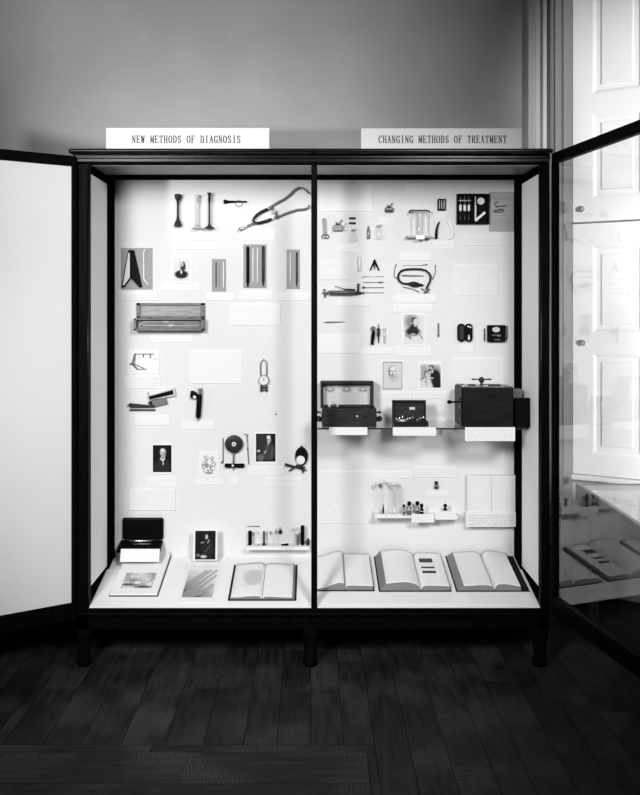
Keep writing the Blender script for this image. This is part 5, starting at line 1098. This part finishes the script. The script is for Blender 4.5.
deck_card(391.5, 455, 604, 594.8, 'long white caption lying in front of the book with three dark plates', TXPB)
deck_card(470.5, 524.5, 604, 594.8, 'white outlined caption lying in front of the rightmost book', TXF)
# book hanging open on the back panel, lower right
bk = empty('wall_book', W(489.5, 512, DB-.0), 'open book propped on the back panel above a typed label, lower right', 'book'); kb = 4.10/F
def BL(x, y, z): return Vector((x, y, z))
wb = 24.2*kb; hb = 37.5*kb
m = MB(); m.box(-wb+.0035, wb-.0035, -.018, -.0005, .001, hb-.003, .003); m.build('cover', PAPER2, bk)
for s in (-1, 1):
    me = card_mesh(wb-.001, hb-.001+.008, .022, PAPER2, TXP, .02); me.name = 'page_block'
    me.materials[1] = TXC if s < 0 else TXP
    o = bpy.data.objects.new('page_block', me); COL.objects.link(o); o.parent = bk; o.location = (s*(wb/2+.0002), -.0182, hb/2+.002)
card(0, 0, 0, 0, 'typed label in dense type directly under the propped open book', TXD, name='shelf_label', cat='shelf label', group=None, t=.03, w=49.5*kb, h=14.5*kb, loc=((491-CX)*kb, DB-.019, EYE-(519.6-CY)*kb))

# ------------------------------------------------------------------ cord beside the case and display table in the window
co = MB(); co.tube([Vector(((x-CX)/F*d, d, EYE-(y-CY)/F*d)) for x, y, d in ((556, 250, 4.172), (556.3, 380, 4.172), (557, 440, 4.172), (558.2, 492, 4.168), (560.3, 505, 4.165), (560.6, 525, 4.165), (558.6, 540, 4.17), (553, 547, 4.175), (545, 549, 4.18))], .0036, 6)
co.build('hanging_cord', BLACK, None, 'thin dark cord hanging beside the right end of the cabinet', 'cord', loc=(0, 0, 0))
TX0, TY1 = (575.5-CX)/F*4.30, 4.30; TZ = EYE-(483.5-CY)/F*4.30
TX1, TY0 = TX0+1.2, TY1-1.05
tb = empty('display_table', ((TX0+TX1)/2, (TY0+TY1)/2, 0), 'low glass-topped display table with a dark frame in the window bay', 'display table'); o_ = tuple(tb.location)
TW = mat('table_wood', .06, .35, var=.4, nscale=40, stretch=(1, .1, 1))
m = MB(LB(o_)); f = .022; dp = .075
m.box(TX0, TX0+f, TY0, TY1, TZ-dp, TZ, .002); m.box(TX1-f, TX1, TY0, TY1, TZ-dp, TZ, .002); m.box(TX0+f, TX1-f, TY1-f, TY1, TZ-dp, TZ, .002); m.box(TX0+f, TX1-f, TY0, TY0+f, TZ-dp, TZ, .002); m.build('frame', TW, tb)
m = MB(LB(o_)); m.box(TX0+f, TX1-f, TY0+f, TY1-f, TZ-dp, TZ-dp+.012); m.build('case_bottom', TW, tb)
m = MB(LB(o_)); m.box(TX0+f+.001, TX1-f-.001, TY0+f+.001, TY1-f-.075, TZ-dp+.0122, TZ-.014); m.build('display_board', PAPER, tb, 'white display board')
m = MB(LB(o_)); m.box(TX0+f+.0005, TX1-f-.0005, TY0+f+.0005, TY1-f-.0005, TZ-.006, TZ-.002); m.build('glass_top', GLASSH, tb, 'clear glass top')
for x, y in ((TX0+.03, TY0+.05), (TX0+.06, 4.22), (TX1-.05, TY0+.05), (TX1-.05, 4.22)):
    m = MB(LB(o_)); m.box(x-.022, x+.022, y-.022, y+.022, 0, TZ-dp-.0002, .003); m.build('leg', TW, tb)
md = MB(); px_, pd_ = 631.5, None
zmd = TZ-.0138; dmd = (EYE-zmd)*F/(505.5-CY)
xm = (px_-CX)/F*dmd
MB().lathe((0, 0, 0), (0, 0, .003), [(0, .028), (.6, .028), (1, .024)], 28).build('round_medal', GREYCARD, None, 'grey round medal lying on the white board inside the display table', 'medal', loc=(xm, dmd, zmd))
